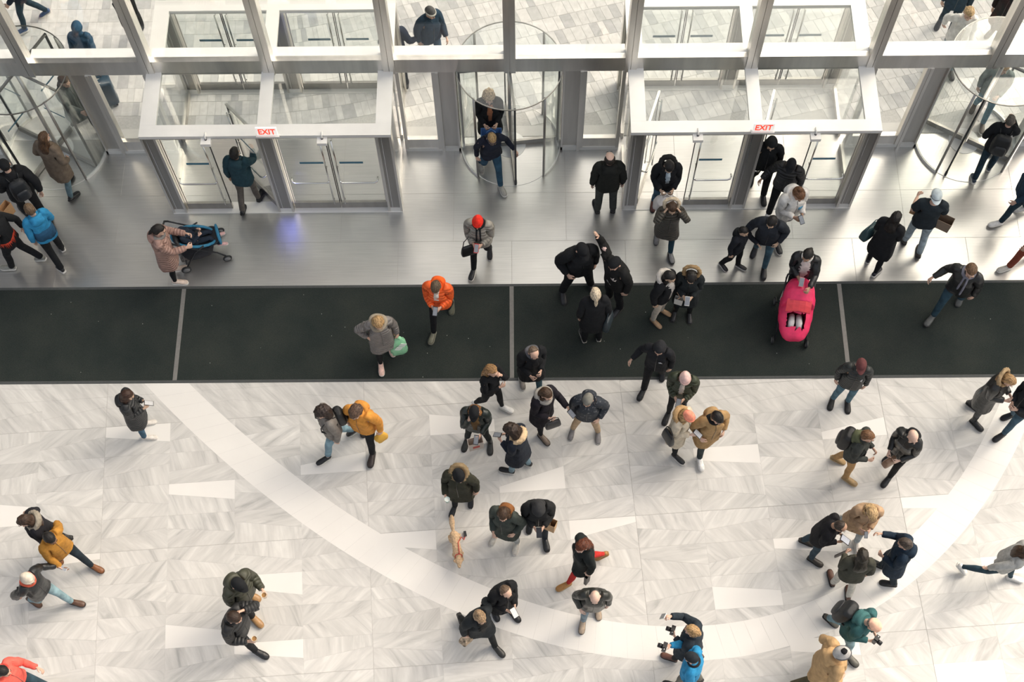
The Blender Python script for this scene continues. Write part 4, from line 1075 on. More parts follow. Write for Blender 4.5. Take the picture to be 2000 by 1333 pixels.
def handbag(pos, heading, size, col, label, strap=None, kind='leather', tilt=0, name='handbag'):
    wd, dp, ht = size; e = empty(name, tuple(pos), rad(heading)); tag(e, label, 'bag'); T = rot_y(rad(tilt))
    rings = [ering((0,0,-ht*q), wd/2*k, dp/2*k2, 20, 5) for q, k, k2 in ((0,.80,.35),(.1,.86,.6),(.5,.95,.95),(.9,1.0,1.0),(1.0,.94,.85))]
    mb = MB().loft(rings); mb.v = [tuple(T @ np.array(p)) for p in mb.v]; mb.build('bag_body', noisy('bag_'+kind, col, .45, 0, .15, 20, bump=.1), e, True)
    if strap:
        pts = [T @ np.array(p) for p in ((-wd*.4,0,-.02),(-wd*.3,0,strap*.6),(0,0,strap),(wd*.3,0,strap*.6),(wd*.4,0,-.02))]
        MB().tube(pts, .008, 6).build('strap', noisy('bag_'+kind, col, .45, 0, .15, 20, bump=.1), e, True)
    return e
_bp = remesh(MB().loft([ering((0,0,z), rx, ry, 20, 3.2) for z, rx, ry in ((-.22,.10,.05),(-.20,.145,.085),(-.08,.155,.10),(.08,.15,.095),(.18,.13,.075),(.225,.08,.04))]), .013, 2, 1200)
def backpack(c, col, label, k=1.0, out=.225, accent=None):
    e = empty('backpack'); tag(e, label, 'backpack')
    Rb, r0, p0 = c.B['chest']
    M3 = c.chestR; pos = c.bpt('chest', (0, out, 1.24))
    e.matrix_world = Matrix.Translation(Vector(pos)) @ Matrix([list(r) for r in M3]).to_4x4()
    m = noisy('pack_nylon', col, .6, 0, .2, 25, bump=.15)
    V, F = _bp; link('pack', np_mesh('pack', V*k, F, V), m, e)
    Vp = _bp[0]*np.array([.72,.5,.5])*k+np.array([0,.085,-.07])*k; link('pocket', np_mesh('pocket', Vp, F, V), noisy('pack_pocket', accent or tuple(x*1.5+.004 for x in col), .55, 0, .2, 25), e)
    for s in (-1, 1):
        MB().tube([(s*.07,-.05,.17),(s*.095,-.12,.235),(s*.105,-.22,.22),(s*.115,-.335,.11),(s*.125,-.35,.0),(s*.13,-.30,-.12),(s*.12,-.1,-.18)], .016, 8, .5).build('strap', m, e, True)
    MB().tube([(-.03,-.03,.21),(0,-.03,.25),(.03,-.03,.21)], .007, 6).build('loop', m, e, True)
    return e
def cup(pos, label, col=(.75,.62,.48), liquid=(.30,.16,.05)):
    e = empty('paper_cup', tuple(pos)); tag(e, label, 'cup')
    MB().loft([[(r*math.cos(2*PI*i/18), r*math.sin(2*PI*i/18), z) for i in range(18)] for r, z in ((.030,-.06),(.040,.05),(.043,.052),(.041,.056),(.037,.05),(.034,.02))]).build('cup_wall', noisy('cup_paper', col, .6, 0, .05, 20), e, True)
    MB().prism([(.036*math.cos(2*PI*i/18), .036*math.sin(2*PI*i/18)) for i in range(18)], .025, .034).build('drink', noisy('drink', liquid, .1, 0, .05, 10), e)
    return e
def camera_prop(pos, heading, label):
    e = empty('camera_body_with_lens', tuple(pos), rad(heading)+PI/2); e.name = 'photo_camera'; tag(e, label, 'camera')
    m = noisy('camera_black', (.012,.012,.013), .4, 0, .2, 40)
    MB().box(-.065,.065,-.03,.03,-.045,.045).build('housing', m, e); MB().box(-.025,.025,-.03,.02,.045,.07).build('viewfinder', m, e)
    MB().tube([(0,-.03,0),(0,-.10,0)], .034, 14).build('lens', m, e, True); MB().tube([(0,-.101,0),(0,-.104,0)], .026, 14).build('front_glass', noisy('lens_glass', (.05,.06,.08), .05, 0, .1, 10), e, True)
    MB().tube([(.04,0,.046),(.04,0,.058)], .012, 10).build('dial', CHROME, e, True)
    return e

# ---- the crowd, from the doors towards the viewer
BLK = (.010,.011,.013); CHAR = (.028,.03,.034); OLIVE = (.035,.038,.022); DBLUE = (.02,.045,.075); JEAN = (.05,.11,.17); JEANL = (.20,.30,.36); JEAND = (.018,.04,.06)
TANC = (.38,.24,.11); BEIGE = (.48,.36,.22); CREAM = (.66,.58,.46); WHITE_ = (.78,.77,.74); GREY = (.22,.21,.20); LGREY = (.36,.345,.32)
H_BLK = (.012,.010,.009); H_BRN = (.055,.030,.016); H_MID = (.11,.06,.03); H_BLD = (.38,.24,.11); H_GRY = (.25,.22,.19); H_RED = (.10,.028,.012)
WS = (.72,.70,.66)
# outside, beyond the glass
person(150, 52, 85, 'person in a blue hooded jacket outside the left glass, hood up', ('jacket',(.03,.075,.13),'cloth'), ('jeans',JEAND,'denim'), hat=('hood',(.03,.075,.13),'cloth'), hair=None, walk=.2, h=.93, arms=('hang','swingB'))
person(226, -18, 250, 'dark-clothed person outside behind the second mullion from the left', ('coat',BLK,'cloth'), ('trousers',BLK,'cloth'), walk=.6, arms=('swingF','swingB'))
person(2, -62, 200, 'person in dark jeans outside at the top left corner, legs only', ('jacket',NAVY,'cloth'), ('jeans',JEAND,'denim'), ((.05,.10,.22),WS), walk=.7, arms=('swingF','swingB'))
person(841, 24, 300, 'person in a striped beanie and navy jacket walking outside', ('puffer',DBLUE,'cloth'), ('jeans',JEAN,'denim'), hat=('beanie',(.10,.10,.10),'knit',(.62,.60,.55)), skin_='light', walk=.5, arms=('swingF','hang'), hp=20, hy=20)
person(763, 42, 100, 'dark-coated person outside half hidden by the middle left mullion', ('coat',NAVY,'cloth'), ('trousers',BLK,'cloth'), walk=.4, arms=('swingF','out'))
person(1893, 26, 265, 'blond person in a white jacket outside near the right door', ('jacket',WHITE_,'cloth'), ('jeans',JEANL,'denim'), hair=('tousled',(.55,.38,.20)), walk=.5, arms=('swingF','swingB'))
person(1888, -40, 250, 'person in dark clothes outside at the top right edge', ('jacket',DBLUE,'cloth'), ('jeans',JEAND,'denim'), walk=.5)
person(1985, -22, 230, 'person in a black coat outside in the top right corner', ('coat',BLK,'cloth'), walk=.5)
# left revolving door
a = person(126, 158, 322, 'person with long dark hair and white shoes in the left revolving door', ('coat',(.10,.115,.11),'cloth'), ('leggings',BLK,'cloth'), (WHITE_,WS), ('long',H_BRN), walk=.6, arms=('carry','push'), h=1.02)
handbag(a.hand['L']+np.array([0,0,.12]), 60, (.34,.14,.28), (.05,.05,.05), 'dark shoulder bag of the person in white shoes', .25)
person(86, 268, 68, 'person with long brown hair and taupe jacket leaving the left revolving door', ('coat',(.17,.13,.095),'cloth'), ('jeans',(.12,.19,.22),'denim'), (BLK,None), ('long',(.085,.045,.022)), boots=True, walk=.35, arms=('pocket','pocket'), hp=10)
a = person(8, 322, 125, 'person in black with a black rucksack at the left edge', ('puffer',BLK,'cloth'), ('trousers',BLK,'cloth'), hair=('short',H_BLK), hat=('skullcap',BLK), walk=.6, arms=('swingF','swingB'), w=1.05)
backpack(a, (.012,.014,.017), 'black rucksack worn at the left edge by the revolving door')
person(57, 408, 128, 'person in a bright blue jacket and black track pants', ('jacket',(.03,.24,.46),'cloth'), ('trousers',BLK,'cloth'), (BLK,WS), ('short',(.13,.085,.05)), walk=-.55, arms=('hang','swingF'), neckw=[('hood_down',(.03,.24,.46),'cloth')], band=((.022,.085,.17),.93,1.17))
a = person(-22, 425, 172, 'person in a black and red jacket cut off by the left edge', ('jacket',BLK,'cloth'), ('trousers',BLK,'cloth'), ((.25,.25,.22),WS), walk=.7, arms=('cup','swingB'), band=((.55,.06,.03),1.0,1.1))
open_bag('paper_bag', at(8,402,1.25), 60, (.2,.12,.28), PAPER, 'brown paper bag at the left edge above the red jacket', handles=False)
# blue stroller group
a = person(311, 449, 8, 'person in a dusty pink puffer coat pushing a blue stroller', ('coat',(.36,.22,.18),'puffer'), ('leggings',BLK,'cloth'), ((.68,.55,.46),WS), ('ponytail',H_BLK), arms=('push','push'), skin_='light', hp=22, neckw=[('hood_down',(.34,.21,.175),'cloth'), ('scarf',GREY)])
person(458, 298, 82, 'person in a teal jacket pushing open the left vestibule door', ('jacket',(.018,.05,.065),'cloth'), ('jeans',(.12,.105,.09),'cloth'), (BLK,None), ('short',H_BLK), arms=('hang','push'), walk=-.45, hp=0, neckw=[('hood_down',(.02,.05,.065),'cloth')], skin_='tan')
# middle revolving door
a = person(955, 190, 275, 'person with curly blond hair and black coat inside the middle revolving door', ('coat',BLK,'cloth'), ('trousers',BLK,'cloth'), hair=('curly',(.42,.30,.18)), arms=('hold','hold'), panel=((.30,.12,.06),.05,1.05))
open_bag('gift_bag', (a.hand['L']+a.hand['R'])/2, 0, (.36,.16,.34), noisy('blue_paper', (.16,.32,.62), .6, 0, .05, 10), 'blue carrier bag with red heart inside the middle revolving door', logo=(.85,.10,.04))
person(961, 271, 285, 'person with a dark headband and navy jumper stepping out of the middle door', ('slim',(.014,.017,.03),'knit'), ('jeans',(.03,.08,.13),'denim'), ((.30,.29,.26),WS), ('tousled',(.34,.22,.10)), hat=('headband',(.05,.05,.06)), walk=.75, arms=('out','hang'), hp=35, lean=10, w=.97)
a = person(933, 434, 262, 'person in a red beanie and grey puffer jacket', ('puffer',(.30,.28,.24),'puffer'), ('jeans',BLK,'cloth'), (BLK,WS), hat=('beanie',(.80,.035,.02)), arms=('phone','phone'), walk=-.6, hp=25, neckw=[('tails',BLK)], w=.95)
hands_phone(a, 'red-cased phone held by the person in the red beanie', col=(.7,.03,.02))
handbag(a.hand['R']+np.array([-.12,.05,-.02]), 20, (.3,.1,.26), BLK, 'black shoulder bag of the person in the red beanie', .3)
a = person(851, 562, 262, 'person in a bright orange quilted jacket looking at a phone', ('puffer',(.90,.125,.018),'puffer'), ('jeans',BLK,'cloth'), ((.13,.13,.09),(.25,.25,.20)), ('short',(.11,.075,.045)), arms=('phone','phone'), walk=-.8, hp=40, neckw=[('hood_down',(.90,.125,.018),'cloth')], panel=((.70,.62,.55),.05,1.25), w=.95)
hands_phone(a, 'black phone held by the person in the orange jacket')
a = person(739, 632, 285, 'fair-haired person in a grey coat carrying a green bag', ('coat',(.20,.185,.175),'puffer'), ('leggings',BLK,'cloth'), ((.75,.50,.42),WS), ('bob',H_BLD), arms=('carry','hip'), walk=-.4, hp=38, neckw=[('bigscarf',(.30,.26,.20))])
soft_bag('plastic_bag', a.hand['L']+np.array([0,-.02,.03]), 10, (.30,.18,.56), noisy('green_plastic', (.28,.62,.38), .35, 0, .1, 12), 'pale green plastic bag hanging beside the grey coat', spots=(.75,.85,.78))
open_bag('paper_bag', a.hand['L']+np.array([-.14,.05,0]), 60, (.22,.10,.30), PAPER, 'small brown paper bag between grey coat and green bag')
person(1191, 308, 92, 'balding person in a black coat seen from behind', ('jacket',(.016,.017,.014),'cloth'), ('trousers',(.055,.06,.055),'cloth'), hair=('bald',(.03,.022,.016)), arms=('hang','hang'), hp=0, neckw=[('hood_down',(.014,.015,.013),'cloth')], skin_='pale', w=1.04)
# right vestibule
a = person(1307, 326, 272, 'person in a black puffer jacket holding a white plastic bag', ('puffer',BLK,'cloth'), ('jeans',JEAN,'denim'), ((.12,.04,.03),None), ('short',H_BLK), arms=('hold','hold'), hp=40, panel=((.38,.45,.50),.05,1.2), neckw=[('fur',(.02,.02,.02))], skin_='asian', walk=.3)
soft_bag('plastic_bag', (a.hand['L']+a.hand['R'])/2, 5, (.42,.26,.40), noisy('white_plastic_film', (.74,.70,.66), .35, 0, .08, 12), 'crumpled white plastic bag held in front of the black puffer jacket')
person(1313, 407, 272, 'person in an olive quilted coat raising both hands to a fur hood', ('coat',(.065,.058,.045),'puffer'), ('jeans',(.018,.06,.09),'denim'), ((.20,.20,.20),None), ('bob',H_BRN), arms=('head','head'), walk=.55, hp=28, neckw=[('furhigh',(.60,.50,.36))], h=.94, skin_='asian')
a = person(1507, 281, 262, 'person in a black hood walking through the right vestibule door', ('jacket',BLK,'cloth'), ('trousers',BLK,'cloth'), hat=('hood',BLK,'cloth'), hair=None, arms=('hang','hang'), walk=.5, hp=22, skin_='asian')
person(1545, 322, 250, 'person in a black cap and dark quilted jacket with white shoes', ('puffer',(.013,.013,.014),'puffer'), ('trousers',BLK,'cloth'), (WHITE_,WS), hat=('cap',BLK,'cloth'), arms=('hang','out'), walk=-.6, hp=22, skin_='tan', hair=('crop',H_BLK))
a = person(1561, 380, 292, 'person in a white hoodie and grey jeans with hair in a bun', ('jacket',(.76,.73,.68),'cloth'), ('jeans',(.30,.295,.28),'denim'), (BLK,WS), ('bun',(.14,.065,.03)), arms=('phone','phone'), walk=-.4, hp=35, neckw=[('hood_down',(.76,.73,.68),'cloth')], patches=[('print',(.10,.35,.55),.06,1.22,.04,.05,'front')], skin_='tan', w=1.06)
hands_phone(a, 'phone held by the person in the white hoodie')
person(1507, 434, 255, 'person in a dark jacket and jeans bending towards a child', ('puffer',(.022,.026,.034),'cloth'), ('jeans',(.06,.12,.16),'denim'), hair=('short',H_BLK), arms=('pocket','out'), walk=.5, hp=28, hy=-15, lean=8, skin_='asian', neckw=[('collar',(.022,.026,.034),'cloth')])
person(1453, 452, 320, 'child in black beside the person in dark jacket and jeans', ('jacket',(.016,.018,.024),'cloth'), ('trousers',BLK,'cloth'), (BLK,WS), ('short',H_BLK), arms=('point','hang'), walk=.4, hp=10, h=.80, skin_='asian', neckw=[('hood_down',BLK,'cloth')])
a = person(1577, 499, 258, 'person in a black leather jacket pushing the pink stroller', ('jacket',(.014,.015,.017),'leather'), ('leggings',BLK,'cloth'), ((.70,.64,.55),WS), ('ponytail',H_BLK), arms=('push','phone'), hp=25, hy=-20, panel=((.60,.50,.47),.075,.9), skin_='tan', neckw=[('collar',(.72,.69,.65))])
one_phone(a, 'R', 'pink phone held by the person with the pink stroller', col=(.6,.25,.25))
a = person(1751, 424, 55, 'person in a black coat with long black hair seen from behind', ('coat',BLK,'cloth'), ('leggings',BLK,'cloth'), ((.02,.02,.03),WS), ('long',H_BLK), arms=('hold','phone'), walk=.25, hp=8)
handbag(at(1704,442,1.05), 40, (.34,.16,.28), (.035,.075,.085), 'dark green shoulder bag behind the long black hair', .18, tilt=8)
a = person(1829, 381, 82, 'person in a pale backwards cap and dark T-shirt', ('tee',(.022,.030,.036),'cloth'), ('jeans',(.38,.46,.50),'denim'), ((.06,.05,.04),None), ('crop',H_BRN), hat=('capback',(.55,.62,.64),'cloth'), arms=('cup','cup'), walk=.3, hp=8, skin_='light', w=1.06)
open_bag('paper_bag', at(1848,428,1.12), -30, (.26,.16,.26), noisy('brown_board', (.28,.21,.15), .8, 0, .1, 15), 'brown paper bag under the right arm of the pale cap wearer', handles=False)
open_bag('paper_bag', at(1795,402,1.12), -30, (.2,.12,.24), PAPER, 'tan paper bag left of the pale cap wearer', handles=False)
# right revolving door
a = person(1974, 234, 72, 'person with a black backpack inside the right revolving door', ('jacket',BLK,'cloth'), ('jeans',JEAND,'denim'), ((.03,.05,.08),WS), ('crop',(.10,.085,.07)), arms=('pocket','push'), walk=-.5, hp=5, patches=[('print',(.35,.35,.33),-.08,1.36,.09,.04,'back')])
backpack(a, (.010,.011,.012), 'black backpack of the person in the right revolving door')
person(1962, 132, 250, 'person in jeans standing behind the canopy of the right revolving door', ('jacket',(.20,.24,.23),'cloth'), ('jeans',(.14,.25,.31),'denim'), ((.12,.10,.08),WS), ('short',H_BLD), arms=('hold','hang'), walk=.5)
person(2022, 330, 185, 'person in jeans and white trainers entering at the right edge', ('jacket',DBLUE,'cloth'), ('jeans',JEAND,'denim'), (WHITE_,WS), walk=.7, arms=('swingF','swingB'))
person(2042, 420, 190, 'person in brick red trousers cut off by the right edge', ('jacket',(.10,.035,.03),'cloth'), ('trousers',(.28,.07,.04),'cloth'), ((.55,.52,.46),WS), walk=.8, arms=('swingF','swingB'))
# guards
person(1138, 489, 285, 'broad uniformed guard in a black cap with feet apart', ('puffer',BLK,'cloth'), ('trousers',BLK,'cloth'), hat=('cap',BLK,'cloth'), hair=('crop',H_BLK), arms=('hang','pocket'), spread=6, hp=22, hy=10, w=1.14, patches=[('badge',(.45,.45,.44),.24,1.32,.03,.03,'any'),('badge',(.45,.45,.44),-.24,1.32,.03,.03,'any')])
person(1200, 515, 218, 'uniformed guard in a black cap waving one raised hand', ('jacket',(.014,.014,.014),'cloth'), ('trousers',BLK,'cloth'), hat=('skullcap',BLK,'cloth'), hair=('crop',H_BLK), arms=('hang',((.27,.0,.36),(.5,.3,-.6),-10)), hp=25, hy=10, w=1.08, patches=[('badge',(.62,.55,.50),.10,1.30,.03,.025,'front'),('badge',(.62,.60,.57),-.05,1.02,.05,.02,'front'),('badge',(.62,.45,.42),-.30,1.30,.03,.03,'any')])
a = person(1163, 573, 95, 'white-blond person in black with a ponytail facing the guards', ('coat',BLK,'cloth'), ('trousers',BLK,'cloth'), (BLK,(.45,.43,.38)), ('ponytail',(.62,.52,.38)), arms=('hang','hang'), hp=-2)
handbag(a.hand['R']+np.array([.04,-.05,.12]), 70, (.32,.12,.34), (.035,.05,.06), 'dark printed tote bag beside the white-blond person', .25)
a = person(1309, 541, 322, 'person in a black fur-hooded vest, cream trousers and tan boots', ('puffer',BLK,'cloth'), ('jeans',(.62,.56,.47),'cloth'), ((.36,.23,.13),None), ('longfront',H_BLK), boots=True, arms=('hold','hang'), hp=20, panel=((.62,.57,.52),.06,.95), neckw=[('fur',(.50,.47,.43))], skin_='asian', h=.97)
open_bag('paper_bag', a.hand['L'], -20, (.14,.07,.18), noisy('white_card', (.72,.70,.66), .6, 0, .05, 10), 'small white carrier bag held by the fur vest wearer', handles=False)
a = person(1350, 543, 262, 'person in a black parka with brown fur hood using a phone', ('coat',(.014,.018,.02),'cloth'), ('leggings',BLK,'cloth'), (BLK,None), ('longfront',H_BLK), boots=True, arms=('phone','phone'), hp=40, neckw=[('furhigh',(.30,.20,.10))], skin_='asian', h=.98)
hands_phone(a, 'white phone held by the person in the brown fur hood', col=(.6,.6,.58))
# on the mats
person(1897, 529, 238, 'person in a dark jacket with a striped scarf striding on the mat', ('jacket',(.015,.016,.017),'leather'), ('jeans',(.03,.065,.09),'denim'), ((.10,.105,.10),None), ('short',(.13,.075,.04)), arms=('hang','out'), walk=-.75, hp=18, hy=20, neckw=[('tails',(.20,.20,.24),'knit')], w=1.06)
person(1288, 681, 252, 'person in a black hooded coat with small white badge walking', ('jacket',(.014,.015,.018),'cloth'), ('trousers',BLK,'cloth'), hat=('hood',(.018,.019,.022),'cloth'), hair=None, arms=('hang','out'), walk=-.6, hp=22, patches=[('badge',(.6,.6,.6),.07,1.30,.04,.015,'front')])
a = person(1043, 690, 290, 'person in a black coat on the mat edge holding a glove', ('coat',BLK,'cloth'), ('jeans',(.03,.075,.10),'denim'), ((.22,.20,.18),WS), ('receding',(.14,.10,.07)), arms=('phone','hold'), walk=.4, hp=35, neckw=[('scarf',(.10,.10,.11))], panel=((.012,.012,.014),.06,1.0))
person(961, 724, 325, 'person with long light brown hair in black, hand at mouth', ('slim',BLK,'knit'), ('leggings',BLK,'cloth'), (WHITE_,WS), ('long',(.26,.145,.06)), arms=('ear','cross'), walk=.55, hp=10, w=.93)
a = person(1068, 770, 318, 'person in black coat with grey scarf holding out a phone', ('coat',(.014,.012,.017),'cloth'), ('leggings',BLK,'cloth'), ((.16,.12,.09),None), ('longfront',H_BRN), arms=('point','hold'), walk=-.35, hp=25, neckw=[('bigscarf',(.32,.30,.27))])
one_phone(a, 'L', 'black phone held out by the person in the grey scarf')
handbag(a.hand['R']+np.array([-.02,-.04,-.02]), 20, (.26,.10,.18), (.03,.03,.032), 'small dark bag in front of the grey scarf wearer', .16)
person(1148, 782, 262, 'person in a grey beanie and speckled dark jacket with beige trousers', ('puffer',(.022,.028,.038),'print'), ('jeans',(.50,.37,.24),'cloth'), ((.20,.19,.19),(.55,.54,.50)), ('crop',H_BRN), hat=('skullcap',(.20,.195,.17)), arms=('pocket','hang'), spread=6, hp=25, hy=-12, neckw=[('hood_down',(.022,.028,.038),'print')])
a = person(926, 806, 262, 'person in a black cap and leather jacket holding a paper bag', ('jacket',(.016,.022,.02),'leather'), ('leggings',(.014,.018,.018),'cloth'), ((.02,.022,.022),None), ('longfront',(.22,.10,.035)), hat=('cap',BLK,'cloth'), boots=True, arms=('hold','ear'), hp=30, spread=5, panel=((.16,.09,.035),.07,1.0))
one_phone(a, 'L', 'black phone above the white paper bag')
open_bag('paper_bag', a.hand['L']+np.array([-.02,-.03,-.02]), 15, (.24,.12,.26), noisy('pale_paper', (.66,.58,.52), .7, 0, .05, 10), 'white paper bag with red print under the black cap wearer', logo=(.6,.08,.06), handles=False)
a = person(998, 840, 158, 'person with dark curly hair in a navy coat reading a phone', ('coat',(.014,.019,.03),'cloth'), ('jeans',JEANL,'denim'), (BLK,WS), ('curly',(.035,.022,.016)), arms=('phone','phone'), walk=.3, hp=32, neckw=[('fur',(.60,.44,.27))])
hands_phone(a, 'phone with pale screen held by the curly-haired person')
a = person(1338, 740, 255, 'person in a pale pink beanie and olive puffer jacket', ('puffer',(.04,.05,.028),'puffer'), ('leggings',BLK,'cloth'), (BLK,None), ('longfront',H_BRN), hat=('beanie',(.72,.50,.46)), arms=('phone','phone'), walk=-.35, hp=28, hy=10, panel=((.50,.45,.40),.05,1.15))
hands_phone(a, 'dark phone held by the person in the pale pink beanie')
a = person(1345, 814, 325, 'person in a peach beanie and cream coat using a phone', ('coat',(.60,.52,.40),'cloth'), ('leggings',BLK,'cloth'), (BLK,WS), ('bob',H_BLD), hat=('beanie',(.86,.30,.20)), arms=('phone','phone'), walk=-.4, hp=35, neckw=[('fur',(.42,.27,.13))], skin_='pale', h=.97)
hands_phone(a, 'white-screened phone held by the cream coat wearer', screen=(.8,.8,.8), size=1.1)
handbag(a.bpt('chest',(-.27,.06,1.2)), 300, (.26,.10,.3), BLK, 'black bag on the shoulder of the cream coat wearer', .2)
person(1402, 817, 288, 'dark-haired person in a tan parka with hands in pockets', ('coat',TANC,'cloth'), ('jeans',(.03,.04,.04),'denim'), (WHITE_,WS), ('short',H_BLK), arms=('pocket','pocket'), walk=-.55, hp=30, hy=15, neckw=[('hood_down',TANC,'cloth'),('scarf',BLK)], w=.96)
person(1682, 714, 258, 'bearded person in a maroon cap and dark quilted jacket', ('jacket',(.022,.026,.026),'puffer'), ('jeans',(.08,.16,.21),'denim'), ((.016,.015,.014),None), ('crop',H_BRN), hat=('cap',(.13,.045,.045),'cloth'), arms=('hang','hang'), hp=8, hy=5, patches=[('badge',(.6,.6,.6),.10,1.32,.03,.012,'front')], beard=(.10,.06,.04))
a = person(1696, 852, 332, 'bearded person with black backpack and tan trousers', ('jacket',(.05,.055,.05),'denim'), ('jeans',(.44,.27,.12),'cloth'), ((.36,.24,.11),(.45,.33,.18)), ('short',(.17,.085,.04)), arms=('hold','hold'), walk=-.4, hp=12, neckw=[('hood_down',(.10,.11,.06),'cloth')], beard=(.16,.08,.04))
backpack(a, (.012,.012,.013), 'black backpack of the person in tan trousers')
a = person(1784, 853, 222, 'bald person in a black jacket with cream shoulder stripes', ('jacket',(.016,.017,.017),'leather'), ('jeans',BLK,'cloth'), (BLK,None), None, arms=('hold','hold'), walk=.45, hp=15, hy=60, neckw=[('hood_down',BLK,'cloth')], skin_='pale', band=((.13,.125,.11),1.16,1.36))
handbag((a.hand['L']+a.hand['R'])/2, 30, (.22,.12,.2), (.22,.13,.08), 'brown leather pouch in the hands of the bald person')
# group of four at the right
a = person(1703, 1006, 268, 'blond person in a camel blazer facing down in the group of four', ('coat',(.46,.31,.19),'cloth'), ('jeans',(.36,.40,.42),'denim'), ((.55,.52,.48),WS), ('longfront',(.48,.32,.16)), arms=('phone','phone'), walk=.5, hp=40, lean=10)
hands_phone(a, 'small dark phone held by the camel blazer wearer', size=.7)
a = person(1643, 1029, 335, 'person in a black jumper showing a large phone in the group of four', ('jacket',(.010,.010,.012),'knit'), ('jeans',(.03,.055,.075),'denim'), ((.03,.025,.02),None), ('receding',(.04,.028,.02)), arms=('phone','phone'), walk=-.3, hp=38, lean=12, skin_='tan')
hands_phone(a, 'large phone with lit screen in the group of four', size=1.25, screen=(.62,.66,.74))
a = person(1684, 1084, 88, 'person with long dark hair and olive jacket, back to viewer', ('jacket',(.055,.055,.042),'cloth'), ('jeans',(.60,.57,.51),'cloth'), ((.10,.045,.03),None), ('long',(.022,.018,.012)), boots=True, arms=('hold','hang'), walk=.3, hp=15, w=.97)
handbag(a.hand['L']+np.array([-.10,-.02,-.02]), 20, (.30,.02,.2), (.10,.085,.08), 'flat brown folder held by the olive jacket wearer', kind='board', name='folder', tilt=-20)
person(1767, 1062, 158, 'person in a navy coat pointing a phone across the group of four', ('coat',(.014,.028,.048),'cloth'), ('trousers',(.012,.022,.03),'cloth'), (BLK,None), ('short',(.06,.045,.035)), arms=('hold','point'), walk=-.35, hp=18, neckw=[('hood_down',(.014,.028,.048),'cloth')])
# right edge
a = person(1972, 744, 318, 'fair-haired person in a shiny black coat at the right edge', ('coat',(.03,.03,.028),'leather'), ('leggings',(.10,.10,.10),'cloth'), (BLK,None), ('longfront',(.36,.22,.10)), boots=True, arms=('phone','phone'), walk=-.3, hp=35, neckw=[('furhigh',(.36,.26,.15))])
handbag(at(1938,752,1.15), 40, (.36,.16,.30), (.07,.095,.11), 'slate blue tote bag at the right edge', .22)
person(2016, 764, 205, 'person in jeans and black shoes half outside the right edge', ('jacket',(.016,.018,.022),'cloth'), ('jeans',(.05,.10,.14),'denim'), (BLK,None), arms=('phone','phone'), walk=.45, hp=30)
person(2014, 1080, 335, 'person in pale grey jacket and white shoes striding out at the right edge', ('jacket',(.42,.42,.40),'cloth'), ('leggings',(.03,.06,.08),'denim'), (WHITE_,WS), ('long',H_BRN), walk=1.15, lean=14, arms=('swingF','swingB'))
# left of the hall
a = person(250, 772, 8, 'person in a black quilted coat photographing with a phone', ('coat',(.018,.02,.022),'puffer'), ('jeans',JEAN,'denim'), ((.62,.58,.53),WS), ('bob',(.045,.022,.014)), arms=('phone','phone'), hp=32, neckw=[('hood_down',BLK,'puffer')], h=.95, skin_='asian')
hands_phone(a, 'grey phone held by the quilted coat wearer at left', screen=(.35,.36,.38))
a = person(628, 806, 205, 'person in a grey hoodie and cropped jeans, dark wavy hair', ('jacket',(.215,.195,.175),'cloth'), ('cropped',(.20,.31,.37),'denim'), (BLK,WS), ('curly',(.035,.024,.02)), arms=('hang','hang'), walk=.85, hp=15, w=.95, patches=[('print',(.07,.07,.07),.0,1.16,.06,.05,'front')])
backpack(a, (.014,.015,.017), 'black backpack of the person in the grey hoodie', .85, .2)
a = person(694, 806, 252, 'person in a mustard orange jacket carrying a yellow bag', ('jacket',(.62,.27,.05),'cloth'), ('jeans',BLK,'cloth'), ((.03,.02,.017),None), ('tousled',(.10,.06,.04)), arms=('carry','hang'), walk=.55, hp=25, hy=-10, neckw=[('hood_down',(.60,.26,.05),'cloth')], beard=(.03,.02,.015), w=1.05)
soft_bag('cloth_bag', a.hand['L'], 20, (.22,.12,.26), noisy('yellow_cloth', (.75,.42,.06), .7, 0, .1, 10), 'small yellow cloth bag beside the mustard jacket', handle=False)
a = person(896, 930, 258, 'person in an olive parka and black beanie walking the dog', ('coat',(.036,.036,.024),'cloth'), ('jeans',BLK,'cloth'), (BLK,WS), ('crop',H_BRN), hat=('beanie',BLK), arms=('carry','cup'), hp=22, hy=30, neckw=[('fur',(.22,.16,.09))], walk=-.3)
dogman = a
cup(a.hand['R']+np.array([0,0,.04]), 'paper cup with blue sleeve held by the dog walker', (.55,.68,.66), (.7,.72,.68))
person(983, 1006, 248, 'person in a dark green wool coat with copper hood lining', ('coat',(.05,.06,.052),'cloth'), ('jeans',(.40,.42,.42),'denim'), ((.55,.52,.46),WS), ('longfront',H_BRN), arms=('pocket','hold'), spread=4, hp=25, hy=10, neckw=[('hood_down',(.22,.09,.03),'cloth')])
a = person(1052, 996, 272, 'person in a black hood holding a phone and a paper bag', ('puffer',(.016,.017,.018),'cloth'), ('jeans',(.014,.02,.03),'denim'), (BLK,None), hat=('hood',(.03,.031,.033),'cloth'), hair=None, arms=('phone','phone'), walk=.4, hp=38, w=.97)
hands_phone(a, 'black phone held by the hooded person with paper bag', size=1.05, screen=(.03,.03,.035))
open_bag('paper_bag', a.bpt('faL', J['elL']+ARM*.1), -25, (.28,.12,.32), noisy('kraft_tan', (.55,.36,.20), .8, 0, .1, 15), 'brown paper bag on the arm of the hooded person')
a = person(1135, 1068, 200, 'person with long auburn hair and red tights striding in a black coat', ('coat',(.014,.018,.018),'cloth'), ('leggings',(.52,.035,.03),'knit'), ((.40,.20,.06),(.45,.28,.12)), ('long',H_RED), arms=('carry','hang'), walk=1.0, hp=22, hy=25, skin_='pale')
